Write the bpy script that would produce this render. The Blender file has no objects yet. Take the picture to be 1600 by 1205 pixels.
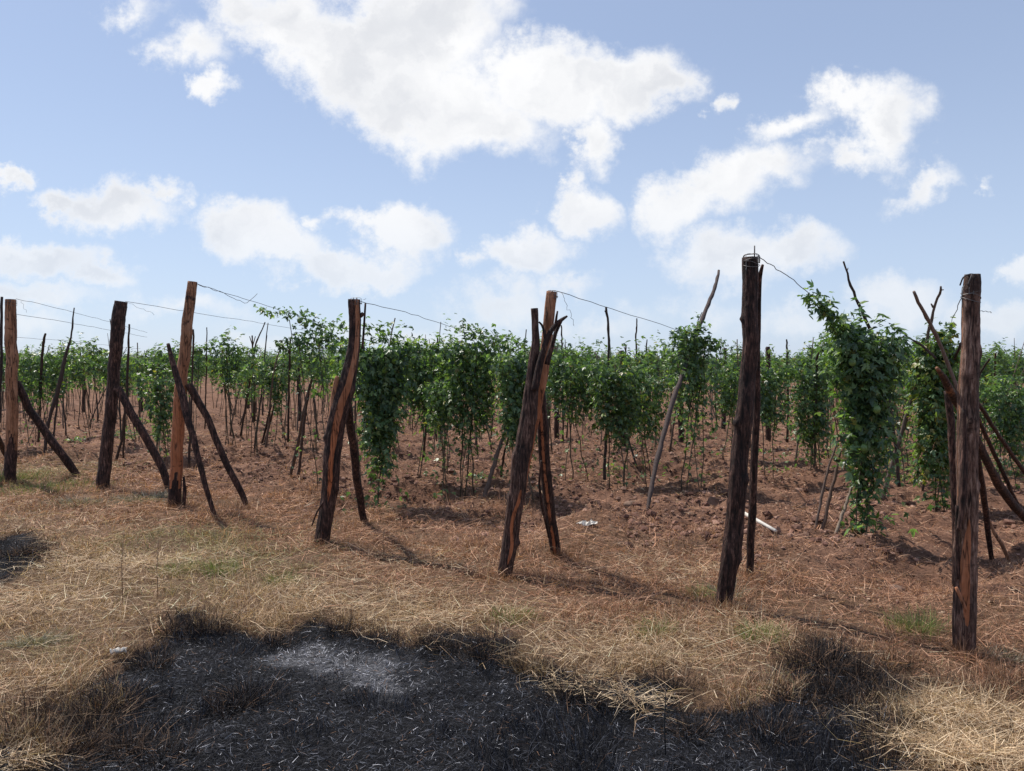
import bpy, math, random
import numpy as np
from mathutils import Vector

R = math.radians
S = bpy.context.scene
COL = S.collection
random.seed(7)
rng = np.random.default_rng(7)

# ------------------------------------------------------------------ camera
FPX, CX, CY, HOR, CAMH = 1200.0, 800.0, 602.5, 568.0, 1.6
pitch = math.atan((CY - HOR) / FPX)
cam_d = bpy.data.cameras.new('camera')
cam = bpy.data.objects.new('camera', cam_d)
COL.objects.link(cam)
cam.location = (0, 0, CAMH)
cam.rotation_euler = (math.pi / 2 - pitch, 0, 0)
cam_d.sensor_width = 36
cam_d.lens = 36 * FPX / 1600
cam_d.clip_end = 5000
cam_d.clip_start = 0.05
S.camera = cam

# ------------------------------------------------------------------ light
SUN_AZ_VEC = (-0.77, 0.638)      # horizontal direction towards the sun
SUN_EL = R(57)
sun_d = bpy.data.lights.new('sun', 'SUN')
sun_d.energy = 4.6
sun_d.angle = R(0.6)
sun_d.color = (1.0, 0.94, 0.85)
sun = bpy.data.objects.new('sun', sun_d)
COL.objects.link(sun)
to_sun = Vector((SUN_AZ_VEC[0] * math.cos(SUN_EL), SUN_AZ_VEC[1] * math.cos(SUN_EL), math.sin(SUN_EL))).normalized()
sun.rotation_euler = to_sun.to_track_quat('Z', 'Y').to_euler()
sun.location = (0, 0, 30)

S.view_settings.view_transform = 'Standard'
S.view_settings.look = 'None'
S.view_settings.exposure = 0.22
S.view_settings.gamma = 1.0
S.cycles.max_bounces = 6
S.cycles.diffuse_bounces = 3
S.cycles.glossy_bounces = 2
S.cycles.transmission_bounces = 3
S.cycles.transparent_max_bounces = 4


def raydir(px, py):
    a = (px - CX) / FPX
    b = (CY - py) / FPX
    s, c = math.sin(pitch), math.cos(pitch)
    return (a, c + b * s, -s + b * c)


def uv_of(px, py):
    d = raydir(px, py)
    return d[0] / d[1], d[2] / d[1]


def P(px, py, D):
    """point seen at a place of the photograph, D metres ahead"""
    d = raydir(px, py)
    k = D / d[1]
    return np.array([d[0] * k, D, CAMH + d[2] * k])


def GP(px, py):
    d = raydir(px, py)
    k = -CAMH / d[2]
    return np.array([d[0] * k, d[1] * k, 0.0])


# ------------------------------------------------------------------ world
CLOUDS = [  # centre x, centre y, radius x, radius y, strength, angle
    (380, 5, 90, 60, .75, 0), (450, 40, 130, 80, 1.0, 25), (560, 90, 150, 100, 1.1, 20), (660, 40, 160, 110, 1.2, 0),
    (700, 165, 150, 100, 1.15, 0), (760, 190, 130, 70, 1.05, 0), (860, 130, 160, 75, 1.1, 0), (980, 125, 115, 65, 1.05, 0),
    (1030, 130, 60, 52, 1.0, 0), (930, 215, 55, 60, .95, 0), (620, 155, 110, 80, 1.1, 20),
    (330, 138, 42, 34, .85, 0), (300, 65, 70, 40, .62, 20), (205, 10, 50, 25, .42, 0),
    (905, 328, 68, 50, 1.0, 10), (895, 280, 26, 30, .62, 0),
    (1050, 320, 95, 62, .95, -10), (1130, 285, 130, 60, .9, -12), (1205, 268, 85, 44, .72, 0),
    (1388, 185, 84, 76, 1.0, -15), (1330, 150, 66, 34, .72, 0), (1240, 190, 95, 32, .64, -25), (1320, 235, 70, 30, .66, -10),
    (1445, 280, 62, 32, .62, -25), (1120, 160, 22, 22, .55, 0), (1550, 270, 22, 15, .42, 0),
    (1140, 405, 130, 58, .9, 0), (1240, 395, 90, 48, .9, 0),
    (15, 280, 38, 24, .85, 0), (185, 318, 95, 56, 1.1, 5), (110, 310, 62, 24, .75, 0), (260, 300, 34, 26, .7, 0),
    (50, 400, 150, 38, .95, 3), (150, 420, 90, 30, .9, 8), (40, 458, 180, 26, .68, 0),
    (385, 348, 108, 60, 1.15, 5), (450, 385, 90, 44, .95, 15), (520, 425, 130, 36, .95, 5), (595, 432, 78, 28, .9, 0),
    (630, 372, 80, 62, 1.2, 5), (585, 345, 55, 24, .7, 0), (515, 358, 28, 18, .55, 0),
    (822, 400, 84, 52, 1.2, 0), (790, 475, 100, 45, .72, 0), (740, 405, 24, 24, .5, 0), (885, 450, 60, 26, .62, 0),
    (1410, 480, 110, 50, .76, 0), (1590, 410, 44, 32, .8, 0), (1560, 500, 110, 36, .68, 0),
    (300, 475, 130, 24, .52, 0), (640, 525, 240, 24, .42, 0), (1100, 480, 90, 34, .42, 0), (30, 500, 130, 30, .5, 0),
    (930, 505, 120, 26, .42, 0), (1250, 495, 100, 32, .45, 0), (420, 520, 120, 20, .45, 0),
    (1700, 250, 60, 50, .9, 0), (1800, 420, 160, 50, .9, 0), (-120, 300, 120, 50, .9, 0), (-220, 80, 160, 90, 1., 0), (700, -160, 260, 120, 1.1, 0),
]


def build_world():
    w = bpy.data.worlds.new('World')
    S.world = w
    w.use_nodes = True
    nt = w.node_tree
    nt.nodes.clear()
    N, L = nt.nodes.new, nt.links.new

    def math_(op, a, b=None, c=None, clamp=False):
        n = N('ShaderNodeMath')
        n.operation = op
        n.use_clamp = clamp
        for i, v in enumerate((a, b, c)):
            if v is None:
                continue
            if isinstance(v, (int, float)):
                n.inputs[i].default_value = v
            else:
                L(v, n.inputs[i])
        return n.outputs[0]

    def vec(op, a, b=None):
        n = N('ShaderNodeVectorMath')
        n.operation = op
        for i, v in enumerate((a, b)):
            if v is None:
                continue
            if isinstance(v, tuple):
                n.inputs[i].default_value = v
            else:
                L(v, n.inputs[i])
        return n

    def noise(v, scale, detail, rough):
        n = N('ShaderNodeTexNoise')
        n.inputs['Scale'].default_value = scale
        n.inputs['Detail'].default_value = detail
        n.inputs['Roughness'].default_value = rough
        L(v, n.inputs['Vector'])
        return n

    def mapr(v, a, b, c, d, smooth=True):
        n = N('ShaderNodeMapRange')
        n.interpolation_type = 'SMOOTHSTEP' if smooth else 'LINEAR'
        L(v, n.inputs[0])
        for i, q in enumerate((a, b, c, d)):
            n.inputs[i + 1].default_value = q
        return n.outputs[0]

    def mix(f, a, b):
        n = N('ShaderNodeMix')
        n.data_type = 'RGBA'
        if isinstance(f, (int, float)):
            n.inputs[0].default_value = f
        else:
            L(f, n.inputs[0])
        for i, v in ((6, a), (7, b)):
            if isinstance(v, tuple):
                n.inputs[i].default_value = v
            else:
                L(v, n.inputs[i])
        return n.outputs[2]

    sky = N('ShaderNodeTexSky')
    sky.sky_type = 'NISHITA'
    sky.sun_disc = False
    sky.sun_elevation = SUN_EL
    sky.sun_rotation = math.atan2(SUN_AZ_VEC[0], SUN_AZ_VEC[1])
    sky.altitude = 1200
    sky.air_density = 1.0
    sky.dust_density = 1.2
    sky.ozone_density = 1.6
    tc = N('ShaderNodeTexCoord').outputs['Generated']
    sep = N('ShaderNodeSeparateXYZ')
    L(tc, sep.inputs[0])
    yy = math_('MAXIMUM', sep.outputs[1], 0.08)
    u = math_('DIVIDE', sep.outputs[0], yy)
    v = math_('DIVIDE', sep.outputs[2], yy)
    comb = N('ShaderNodeCombineXYZ')
    L(u, comb.inputs[0])
    L(v, comb.inputs[1])
    uv = comb.outputs[0]
    # billowing distortion
    n1 = noise(uv, 9.0, 6.0, 0.62)
    d1 = vec('SUBTRACT', n1.outputs['Color'], (.5, .5, .5)).outputs[0]
    sc = vec('MULTIPLY', d1, (.16, .12, 0)).outputs[0]
    n1b = noise(uv, 34.0, 5.0, 0.65)
    d1b = vec('MULTIPLY', vec('SUBTRACT', n1b.outputs['Color'], (.5, .5, .5)).outputs[0], (.045, .035, 0)).outputs[0]
    uvd = vec('ADD', vec('ADD', uv, sc).outputs[0], d1b).outputs[0]
    field = None
    for (cx, cy, rx, ry, s, ang) in CLOUDS:
        u0, v0 = uv_of(cx, cy)
        m = N('ShaderNodeMapping')
        m.vector_type = 'TEXTURE'
        m.inputs['Location'].default_value = (u0, v0, 0)
        m.inputs['Rotation'].default_value = (0, 0, R(-ang))
        m.inputs['Scale'].default_value = (rx / FPX, ry / FPX, 1)
        L(uvd, m.inputs[0])
        ln = vec('LENGTH', m.outputs[0]).outputs['Value']
        f = math_('MULTIPLY_ADD', ln, -s, s)
        if field is None:
            field = f
        else:
            field = math_('SMOOTH_MAX', field, f, 0.12)
    n2 = noise(uv, 17.0, 10.0, 0.72)
    nn = math_('SUBTRACT', n2.outputs['Fac'], .5)
    fld = math_('MULTIPLY_ADD', nn, .80, field)
    # clouds elsewhere in the sky
    n3 = noise(tc, 3.2, 9.0, 0.6)
    oth = mapr(n3.outputs['Fac'], .55, .72, 0, 1)
    dens = mapr(fld, -.06, .56, 0, 1)
    front = mapr(sep.outputs[1], .25, .45, 0, 1)
    up = mapr(sep.outputs[2], .0, .12, 0, 1)
    mixo = N('ShaderNodeMix')
    L(front, mixo.inputs[0])
    L(math_('MULTIPLY', oth, up), mixo.inputs[2])
    L(dens, mixo.inputs[3])
    dens = mixo.outputs[0]
    lowf = mapr(sep.outputs[2], .0, .24, .55, .98)
    dens = math_('MULTIPLY', dens, lowf)
    # cloud tone : brilliant rims, greyer where thick
    n4 = noise(uvd, 5.0, 5.0, 0.5)
    n5 = noise(vec('ADD', uvd, (-.022, .050, 0)).outputs[0], 5.0, 5.0, 0.5)
    rel = math_('SUBTRACT', n5.outputs['Fac'], n4.outputs['Fac'])
    thick = math_('MULTIPLY', mapr(fld, .20, .80, .1, 1), mapr(rel, -.13, .17, 0, 1))
    ccol = mix(thick, (8.7, 8.7, 8.75, 1), (6.6, 6.75, 7.1, 1))
    hz = mapr(sep.outputs[2], -.02, .40, 1, 0)
    skyc = mix(math_('MULTIPLY', hz, .52), sky.outputs[0], (5.6, 6.6, 7.9, 1))
    skyc = mix(.42, skyc, (5.2, 6.2, 8.4, 1))
    ccol = mix(math_('MULTIPLY', hz, .25), ccol, (6.3, 6.7, 7.3, 1))
    out = mix(dens, skyc, ccol)
    bg = N('ShaderNodeBackground')
    bg.inputs['Strength'].default_value = 0.1
    L(out, bg.inputs[0])
    o = N('ShaderNodeOutputWorld')
    L(bg.outputs[0], o.inputs[0])
    w.cycles.sampling_method = 'MANUAL'
    w.cycles.sample_map_resolution = 512


build_world()

# ------------------------------------------------------------------ noise in numpy


def _h(ix, iy, seed):
    n = (ix.astype(np.int64) * 374761393 + iy.astype(np.int64) * 668265263 + seed * 974634777) & 0xffffffff
    n = ((n ^ (n >> 13)) * 1274126177) & 0xffffffff
    n = n ^ (n >> 16)
    return (n & 0xffff) / 65535.0


def vnoise(x, y, seed=0):
    x = np.asarray(x, float)
    y = np.asarray(y, float)
    ix, iy = np.floor(x), np.floor(y)
    fx, fy = x - ix, y - iy
    fx = fx * fx * (3 - 2 * fx)
    fy = fy * fy * (3 - 2 * fy)
    a, b = _h(ix, iy, seed), _h(ix + 1, iy, seed)
    c, d = _h(ix, iy + 1, seed), _h(ix + 1, iy + 1, seed)
    return (a * (1 - fx) + b * fx) * (1 - fy) + (c * (1 - fx) + d * fx) * fy


def fbm(x, y, octv=4, seed=0, rough=.5):
    t, a, s = 0, 1, 0
    for i in range(octv):
        t = t + a * vnoise(x * 2 ** i, y * 2 ** i, seed + i * 17)
        s += a
        a *= rough
    return t / s


def sstep(v, a, b):
    t = np.clip((v - a) / (b - a), 0, 1)
    return t * t * (3 - 2 * t)


# rows run from the line of end posts away to the right
ROW = np.array([0.60, 0.80])


def row_s(x, y):
    return (y - 5.87 + 0.66 * x) * 0.83


BURN_PX = [(-60, 1190), (40, 1130), (120, 1080), (200, 1045), (245, 1005), (290, 965), (350, 985), (420, 990), (490, 972), (560, 985),
           (640, 1000), (700, 985), (790, 1000), (830, 1040), (900, 1045), (960, 1060), (1040, 1062), (1100, 1100), (1165, 1105),
           (1225, 1050), (1290, 1008), (1345, 1035), (1410, 1060), (1425, 1110), (1400, 1140), (1420, 1190), (1440, 1240),
           (1300, 1500), (900, 1900), (300, 1700), (-100, 1400)]
BURN = np.array([GP(*p)[:2] for p in BURN_PX])
BURN2 = np.array([GP(*p)[:2] for p in [(-200, 860), (-60, 835), (0, 845), (50, 835), (80, 850), (50, 880), (20, 910), (-60, 925), (-200, 900)]])


def poly_sd(x, y, poly):
    """signed distance, positive inside"""
    x = np.asarray(x, float)
    y = np.asarray(y, float)
    d = np.full(x.shape, 1e9)
    ins = np.zeros(x.shape, bool)
    n = len(poly)
    for i in range(n):
        ax, ay = poly[i]
        bx, by = poly[(i + 1) % n]
        ex, ey = bx - ax, by - ay
        t = np.clip(((x - ax) * ex + (y - ay) * ey) / (ex * ex + ey * ey), 0, 1)
        d = np.minimum(d, np.hypot(x - ax - t * ex, y - ay - t * ey))
        c = ((ay > y) != (by > y)) & (x < (bx - ax) * (y - ay) / (by - ay + 1e-12) + ax)
        ins ^= c
    return np.where(ins, d, -d)


def burn_field(x, y):
    w = (fbm(x * 5, y * 5, 3, 5) - .5) * .30
    return np.maximum(poly_sd(x, y, BURN), poly_sd(x, y, BURN2)) + w


PITS = [(655, 775, .9, .26, .32), (560, 790, .4, .14, .25), (600, 700, .6, .18, .3), (800, 745, .5, .14, .3), (1060, 740, .7, .15, .35), (1250, 760, .5, .14, .3), (945, 800, .5, .12, .3), (1440, 895, .55, .12, .25), (500, 690, .6, .08, .3), (985, 735, .6, .1, .3), (690, 740, .6, .1, .3)]


def hgt(x, y):
    x = np.asarray(x, float)
    y = np.asarray(y, float)
    s = row_s(x, y)
    soil = sstep(s, .2, 2.0)
    near = 1 - sstep(np.hypot(x, y - 8), 30, 80)
    q = (x * 0.80 - y * 0.60)
    h = (fbm(x * .35, y * .35, 3, 1) - .5) * .10
    h = h + soil * ((fbm(x * 1.1, y * 1.3, 4, 2, .62) - .5) * .42 + np.abs(fbm(x * 4.2, y * 4.2, 4, 3, .65) - .5) * .20 + (fbm(x * 14, y * 14, 3, 6, .7) - .5) * .055)
    h = h + soil * .05 * np.cos(q * 2 * math.pi / 1.9)
    h = h + (1 - soil) * (fbm(x * 2.5, y * 2.5, 3, 4) - .5) * .07
    for (px, py, rx, dz, ry) in PITS:
        g = GP(px, py)
        e = np.exp(-(((x - g[0]) / rx) ** 2 + ((y - g[1]) / (ry * 1.6)) ** 2))
        h = h - dz * e
        e2 = np.exp(-(((x - g[0]) / rx) ** 2 + ((y - g[1] - ry * 2.4) / (ry * 1.3)) ** 2))
        h = h + dz * .6 * e2
    return h * near


# ------------------------------------------------------------------ mesh helpers
def mk_mesh(name, v, f, mat=None, col=None, smooth=False):
    v = np.asarray(v, np.float32)
    f = np.asarray(f, np.int32)
    me = bpy.data.meshes.new(name)
    nf, k = f.shape
    me.vertices.add(len(v))
    me.vertices.foreach_set('co', v.ravel())
    me.loops.add(nf * k)
    me.loops.foreach_set('vertex_index', f.ravel())
    me.polygons.add(nf)
    me.polygons.foreach_set('loop_start', np.arange(nf, dtype=np.int32) * k)
    me.polygons.foreach_set('use_smooth', np.full(nf, smooth))
    me.update(calc_edges=True)
    if col is not None:
        c = np.ones((len(v), 4), np.float32)
        c[:, :col.shape[1]] = col
        a = me.color_attributes.new('tint', 'FLOAT_COLOR', 'POINT')
        a.data.foreach_set('color', c.ravel())
    if mat:
        me.materials.append(mat)
    return me


def link(name, me, parent=None, loc=(0, 0, 0), rotz=0):
    o = bpy.data.objects.new(name, me)
    COL.objects.link(o)
    o.location = loc
    o.rotation_euler = (0, 0, rotz)
    if parent:
        o.parent = parent
    return o


def tag(o, label=None, cat=None, group=None, kind=None):
    if label:
        o['label'] = label
    if cat:
        o['category'] = cat
    if group:
        o['group'] = group
    if kind:
        o['kind'] = kind
    return o


def thing(name, label, cat, loc, group=None):
    return tag(link(name, None, None, loc), label, cat, group)


class Geo:
    def __init__(s):
        s.v, s.f, s.c, s.n = [], [], [], 0

    def add(s, v, f, c=None):
        v = np.asarray(v, float)
        s.v.append(v)
        s.f.append(np.asarray(f) + s.n)
        if c is None:
            c = np.ones((len(v), 3))
        c = np.asarray(c, float)
        if c.ndim == 1:
            c = np.tile(c, (len(v), 1))
        s.c.append(c)
        s.n += len(v)

    def mesh(s, name, mat, smooth=True, org=None):
        v = np.concatenate(s.v)
        if org is not None:
            v = v - np.asarray(org)
        return mk_mesh(name, v, np.concatenate(s.f), mat, np.concatenate(s.c), smooth)


def resample(pts, n):
    pts = np.asarray(pts, float)
    seg = np.hypot.reduce if False else None
    d = np.concatenate([[0], np.cumsum(np.linalg.norm(np.diff(pts[:, :3], axis=0), axis=1))])
    t = np.linspace(0, d[-1], n)
    out = np.stack([np.interp(t, d, pts[:, i]) for i in range(pts.shape[1])], 1)
    # smooth a little
    for _ in range(max(1, n // 14)):
        o2 = out.copy()
        o2[1:-1] = (out[:-2] + 2 * out[1:-1] + out[2:]) / 4
        out = o2
    return out, t


def tube(pts, seg=8, cap=True, rfun=None, flat_top=False):
    """pts: (n,4) xyz + radius. quads only. returns verts, faces, ring index arrays (s, ang)"""
    pts = np.asarray(pts, float)
    n = len(pts)
    c = pts[:, :3]
    tan = np.gradient(c, axis=0)
    tan /= np.linalg.norm(tan, axis=1)[:, None] + 1e-9
    ref = np.array([0.0, -1.0, 0.0])
    if abs(tan[:, 1]).mean() > .85:
        ref = np.array([0., 0., 1.])
    a = ref - tan * (tan @ ref)[:, None]
    a /= np.linalg.norm(a, axis=1)[:, None]
    b = np.cross(tan, a)
    ang = np.arange(seg) * 2 * math.pi / seg
    rr = pts[:, 3][:, None] * np.ones(seg)
    if rfun is not None:
        rr = rr * rfun(np.arange(n)[:, None] * np.ones(seg), ang[None] * np.ones((n, 1)))
    v = c[:, None] + rr[:, :, None] * (np.cos(ang)[None, :, None] * a[:, None] + np.sin(ang)[None, :, None] * b[:, None])
    v = v.reshape(-1, 3)
    i = np.arange(n - 1)[:, None] * seg
    j = np.arange(seg)[None]
    j2 = (j + 1) % seg
    f = np.stack([i + j, i + j2, i + seg + j2, i + seg + j], -1).reshape(-1, 4)
    if cap:
        v = np.concatenate([v, c[:1], c[-1:]])
        c0, c1 = n * seg, n * seg + 1
        jj = np.arange(0, seg, 2)
        k1 = (jj + 1) % seg
        k2 = (jj + 2) % seg
        f = np.concatenate([f, np.stack([np.full(len(jj), c0), k2, k1, jj], -1),
                            np.stack([np.full(len(jj), c1), (n - 1) * seg + jj, (n - 1) * seg + k1, (n - 1) * seg + k2], -1)])
    return v, f


# ------------------------------------------------------------------ materials
def new_mat(name):
    m = bpy.data.materials.new(name)
    m.use_nodes = True
    nt = m.node_tree
    nt.nodes.clear()
    return m, nt


def simple_nodes(nt):
    N, L = nt.nodes.new, nt.links.new
    out = N('ShaderNodeOutputMaterial')
    b = N('ShaderNodeBsdfPrincipled')
    L(b.outputs[0], out.inputs[0])
    return N, L, b, out


def ramp(N, L, fac, stops):
    r = N('ShaderNodeValToRGB')
    e = r.color_ramp.elements
    while len(e) < len(stops):
        e.new(.5)
    for i, (p, c) in enumerate(stops):
        e[i].position = p
        e[i].color = (*c, 1)
    L(fac, r.inputs[0])
    return r.outputs[0]


def noise_n(N, L, vec, scale, detail=4, rough=.55):
    n = N('ShaderNodeTexNoise')
    n.inputs['Scale'].default_value = scale
    n.inputs['Detail'].default_value = detail
    n.inputs['Roughness'].default_value = rough
    if vec is not None:
        L(vec, n.inputs['Vector'])
    return n


def mixc(N, L, f, a, b, mode='MIX'):
    n = N('ShaderNodeMix')
    n.data_type = 'RGBA'
    n.blend_type = mode
    for i, v in ((0, f), (6, a), (7, b)):
        if isinstance(v, (int, float)):
            n.inputs[i].default_value = v
        elif isinstance(v, tuple):
            n.inputs[i].default_value = (*v, 1)[:4]
        else:
            L(v, n.inputs[i])
    return n.outputs[2]


def mat_ground():
    m, nt = new_mat('ground')
    N, L, b, out = simple_nodes(nt)
    geo = N('ShaderNodeNewGeometry').outputs['Position']
    att = N('ShaderNodeAttribute')
    att.attribute_name = 'tint'
    n1 = noise_n(N, L, geo, 2.2, 8, .65)
    n2 = noise_n(N, L, geo, 34, 6, .7)
    soil = ramp(N, L, n1.outputs['Fac'], [(.28, (.10, .054, .042)), (.5, (.22, .117, .080)), (.72, (.35, .205, .145))])
    soil = mixc(N, L, .55, soil, ramp(N, L, n2.outputs['Fac'], [(.3, (.35, .35, .35)), (.7, (1.1, 1.05, 1.0))]), 'MULTIPLY')
    straw = ramp(N, L, n2.outputs['Fac'], [(.3, (.06, .035, .022)), (.55, (.16, .10, .06)), (.8, (.30, .20, .12))])
    char = ramp(N, L, n2.outputs['Fac'], [(.3, (.005, .005, .006)), (.62, (.014, .014, .017)), (.8, (.09, .09, .10))])
    sep = N('ShaderNodeSeparateColor')
    L(att.outputs['Color'], sep.inputs[0])
    c = mixc(N, L, sep.outputs[1], soil, straw)
    c = mixc(N, L, sep.outputs[0], c, char)
    ash = ramp(N, L, n2.outputs['Fac'], [(.35, (.10, .10, .11)), (.65, (.42, .42, .45))])
    c = mixc(N, L, sep.outputs[2], c, ash)
    L(c, b.inputs['Base Color'])
    b.inputs['Roughness'].default_value = .95
    b.inputs['Specular IOR Level'].default_value = .15
    bm = N('ShaderNodeBump')
    bm.inputs['Strength'].default_value = .8
    bm.inputs['Distance'].default_value = .05
    n3 = noise_n(N, L, geo, 22, 9, .75)
    L(n3.outputs['Fac'], bm.inputs['Height'])
    L(bm.outputs[0], b.inputs['Normal'])
    return m


def mat_tint(name, rough=.8, spec=.2, scale=60, amt=.35, bump=0, stretch=None, translucent=0):
    """colour comes from the per piece tint, broken up by noise"""
    m, nt = new_mat(name)
    N, L, b, out = simple_nodes(nt)
    att = N('ShaderNodeAttribute')
    att.attribute_name = 'tint'
    co = N('ShaderNodeTexCoord').outputs['Object']
    if stretch:
        mp = N('ShaderNodeMapping')
        mp.inputs['Scale'].default_value = stretch
        L(co, mp.inputs[0])
        co = mp.outputs[0]
    n = noise_n(N, L, co, scale, 6, .65)
    c = mixc(N, L, 1.0, att.outputs['Color'], ramp(N, L, n.outputs['Fac'], [(.28, (1 - amt,) * 3), (.72, (1 + amt,) * 3)]), 'MULTIPLY')
    L(c, b.inputs['Base Color'])
    b.inputs['Roughness'].default_value = rough
    b.inputs['Specular IOR Level'].default_value = spec
    if bump:
        bm = N('ShaderNodeBump')
        bm.inputs['Strength'].default_value = 1
        bm.inputs['Distance'].default_value = bump
        L(n.outputs['Fac'], bm.inputs['Height'])
        L(bm.outputs[0], b.inputs['Normal'])
    if translucent:
        t = N('ShaderNodeBsdfTranslucent')
        L(mixc(N, L, 1.0, c, (1.6, 1.5, .9), 'MULTIPLY'), t.inputs[0])
        mx = N('ShaderNodeMixShader')
        mx.inputs[0].default_value = translucent
        L(b.outputs[0], mx.inputs[1])
        L(t.outputs[0], mx.inputs[2])
        L(mx.outputs[0], out.inputs[0])
    return m


def mat_leaf():
    m, nt = new_mat('leaf')
    N, L, b, out = simple_nodes(nt)
    att = N('ShaderNodeAttribute')
    att.attribute_name = 'tint'
    co = N('ShaderNodeTexCoord').outputs['Object']
    n = noise_n(N, L, co, 40, 2, .5)
    c = mixc(N, L, 1.0, att.outputs['Color'], ramp(N, L, n.outputs['Fac'], [(.3, (.75, .75, .75)), (.7, (1.2, 1.2, 1.2))]), 'MULTIPLY')
    L(c, b.inputs['Base Color'])
    b.inputs['Roughness'].default_value = .38
    b.inputs['Specular IOR Level'].default_value = .5
    t = N('ShaderNodeBsdfTranslucent')
    L(mixc(N, L, 1.0, c, (1.9, 2.1, .75), 'MULTIPLY'), t.inputs[0])
    mx = N('ShaderNodeMixShader')
    mx.inputs[0].default_value = .36
    L(b.outputs[0], mx.inputs[1])
    L(t.outputs[0], mx.inputs[2])
    L(mx.outputs[0], out.inputs[0])
    return m


def mat_wood():
    """bark and bare wood: tint red = how much bark, green = how charred, blue = tone"""
    m, nt = new_mat('weathered_wood')
    N, L, b, out = simple_nodes(nt)
    att = N('ShaderNodeAttribute')
    att.attribute_name = 'tint'
    sep = N('ShaderNodeSeparateColor')
    L(att.outputs['Color'], sep.inputs[0])
    co = N('ShaderNodeTexCoord').outputs['Object']
    mp = N('ShaderNodeMapping')
    mp.inputs['Scale'].default_value = (1, 1, .20)
    L(co, mp.inputs[0])
    n1 = noise_n(N, L, mp.outputs[0], 60, 8, .7)
    n2 = noise_n(N, L, mp.outputs[0], 17, 5, .6)
    n3 = noise_n(N, L, co, 7, 6, .65)
    barkd = ramp(N, L, n1.outputs['Fac'], [(.36, (.009, .005, .0045)), (.52, (.055, .026, .020)), (.68, (.20, .112, .088))])
    barkl = ramp(N, L, n1.outputs['Fac'], [(.34, (.04, .020, .015)), (.5, (.17, .095, .070)), (.64, (.36, .25, .20))])
    bark = mixc(N, L, att.outputs['Alpha'], barkl, barkd)
    n6 = noise_n(N, L, co, 5, 5, .7)
    bark = mixc(N, L, 1.0, bark, ramp(N, L, n6.outputs['Fac'], [(.35, (.45, .42, .42)), (.62, (1.35, 1.3, 1.25))]), 'MULTIPLY')
    wood = ramp(N, L, n2.outputs['Fac'], [(.25, (.15, .075, .045)), (.45, (.40, .19, .10)), (.65, (.52, .28, .17)), (.85, (.44, .30, .23))])
    wood = mixc(N, L, .5, wood, ramp(N, L, n3.outputs['Fac'], [(.35, (.45, .38, .34)), (.6, (1, 1, 1))]), 'MULTIPLY')
    red = mixc(N, L, sep.outputs[2], wood, (.50, .15, .055))
    red = mixc(N, L, .6, red, ramp(N, L, n1.outputs['Fac'], [(.3, (.4, .4, .4)), (.65, (1.1, 1.1, 1.1))]), 'MULTIPLY')
    # ragged edge between bark and wood
    e = N('ShaderNodeMath')
    e.operation = 'ADD'
    L(sep.outputs[0], e.inputs[0])
    ms = N('ShaderNodeMath')
    ms.operation = 'MULTIPLY_ADD'
    L(n3.outputs['Fac'], ms.inputs[0])
    ms.inputs[1].default_value = .9
    ms.inputs[2].default_value = -.45
    L(ms.outputs[0], e.inputs[1])
    mr = N('ShaderNodeMapRange')
    mr.interpolation_type = 'SMOOTHSTEP'
    L(e.outputs[0], mr.inputs[0])
    mr.inputs[1].default_value = .44
    mr.inputs[2].default_value = .54
    c = mixc(N, L, mr.outputs[0], red, bark)
    c = mixc(N, L, sep.outputs[1], c, (.012, .010, .010))
    # long drying cracks and small cross nicks
    mq = N('ShaderNodeMapping')
    mq.inputs['Scale'].default_value = (1, 1, .07)
    L(co, mq.inputs[0])
    n7 = noise_n(N, L, mq.outputs[0], 26, 3, .5)
    crack = ramp(N, L, n7.outputs['Fac'], [(.465, (1, 1, 1)), (.492, (.10, .08, .08)), (.508, (.10, .08, .08)), (.535, (1, 1, 1))])
    c = mixc(N, L, .85, c, crack, 'MULTIPLY')
    mk = N('ShaderNodeMapping')
    mk.inputs['Scale'].default_value = (1, 1, 3.0)
    L(co, mk.inputs[0])
    n8 = noise_n(N, L, mk.outputs[0], 9, 3, .6)
    c = mixc(N, L, .7, c, ramp(N, L, n8.outputs['Fac'], [(.30, (.25, .22, .2)), (.37, (1, 1, 1))]), 'MULTIPLY')
    L(c, b.inputs['Base Color'])
    b.inputs['Roughness'].default_value = .72
    b.inputs['Specular IOR Level'].default_value = .3
    bm = N('ShaderNodeBump')
    bm.inputs['Strength'].default_value = .9
    bm.inputs['Distance'].default_value = .02
    L(n1.outputs['Fac'], bm.inputs['Height'])
    L(bm.outputs[0], b.inputs['Normal'])
    return m


def mat_flat(name, c, rough=.6, metal=0, scale=30, amt=.25):
    m, nt = new_mat(name)
    N, L, b, out = simple_nodes(nt)
    co = N('ShaderNodeTexCoord').outputs['Object']
    n = noise_n(N, L, co, scale, 5, .6)
    L(mixc(N, L, 1.0, c, ramp(N, L, n.outputs['Fac'], [(.3, (1 - amt,) * 3), (.7, (1 + amt,) * 3)]), 'MULTIPLY'), b.inputs['Base Color'])
    b.inputs['Roughness'].default_value = rough
    b.inputs['Metallic'].default_value = metal
    return m


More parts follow.
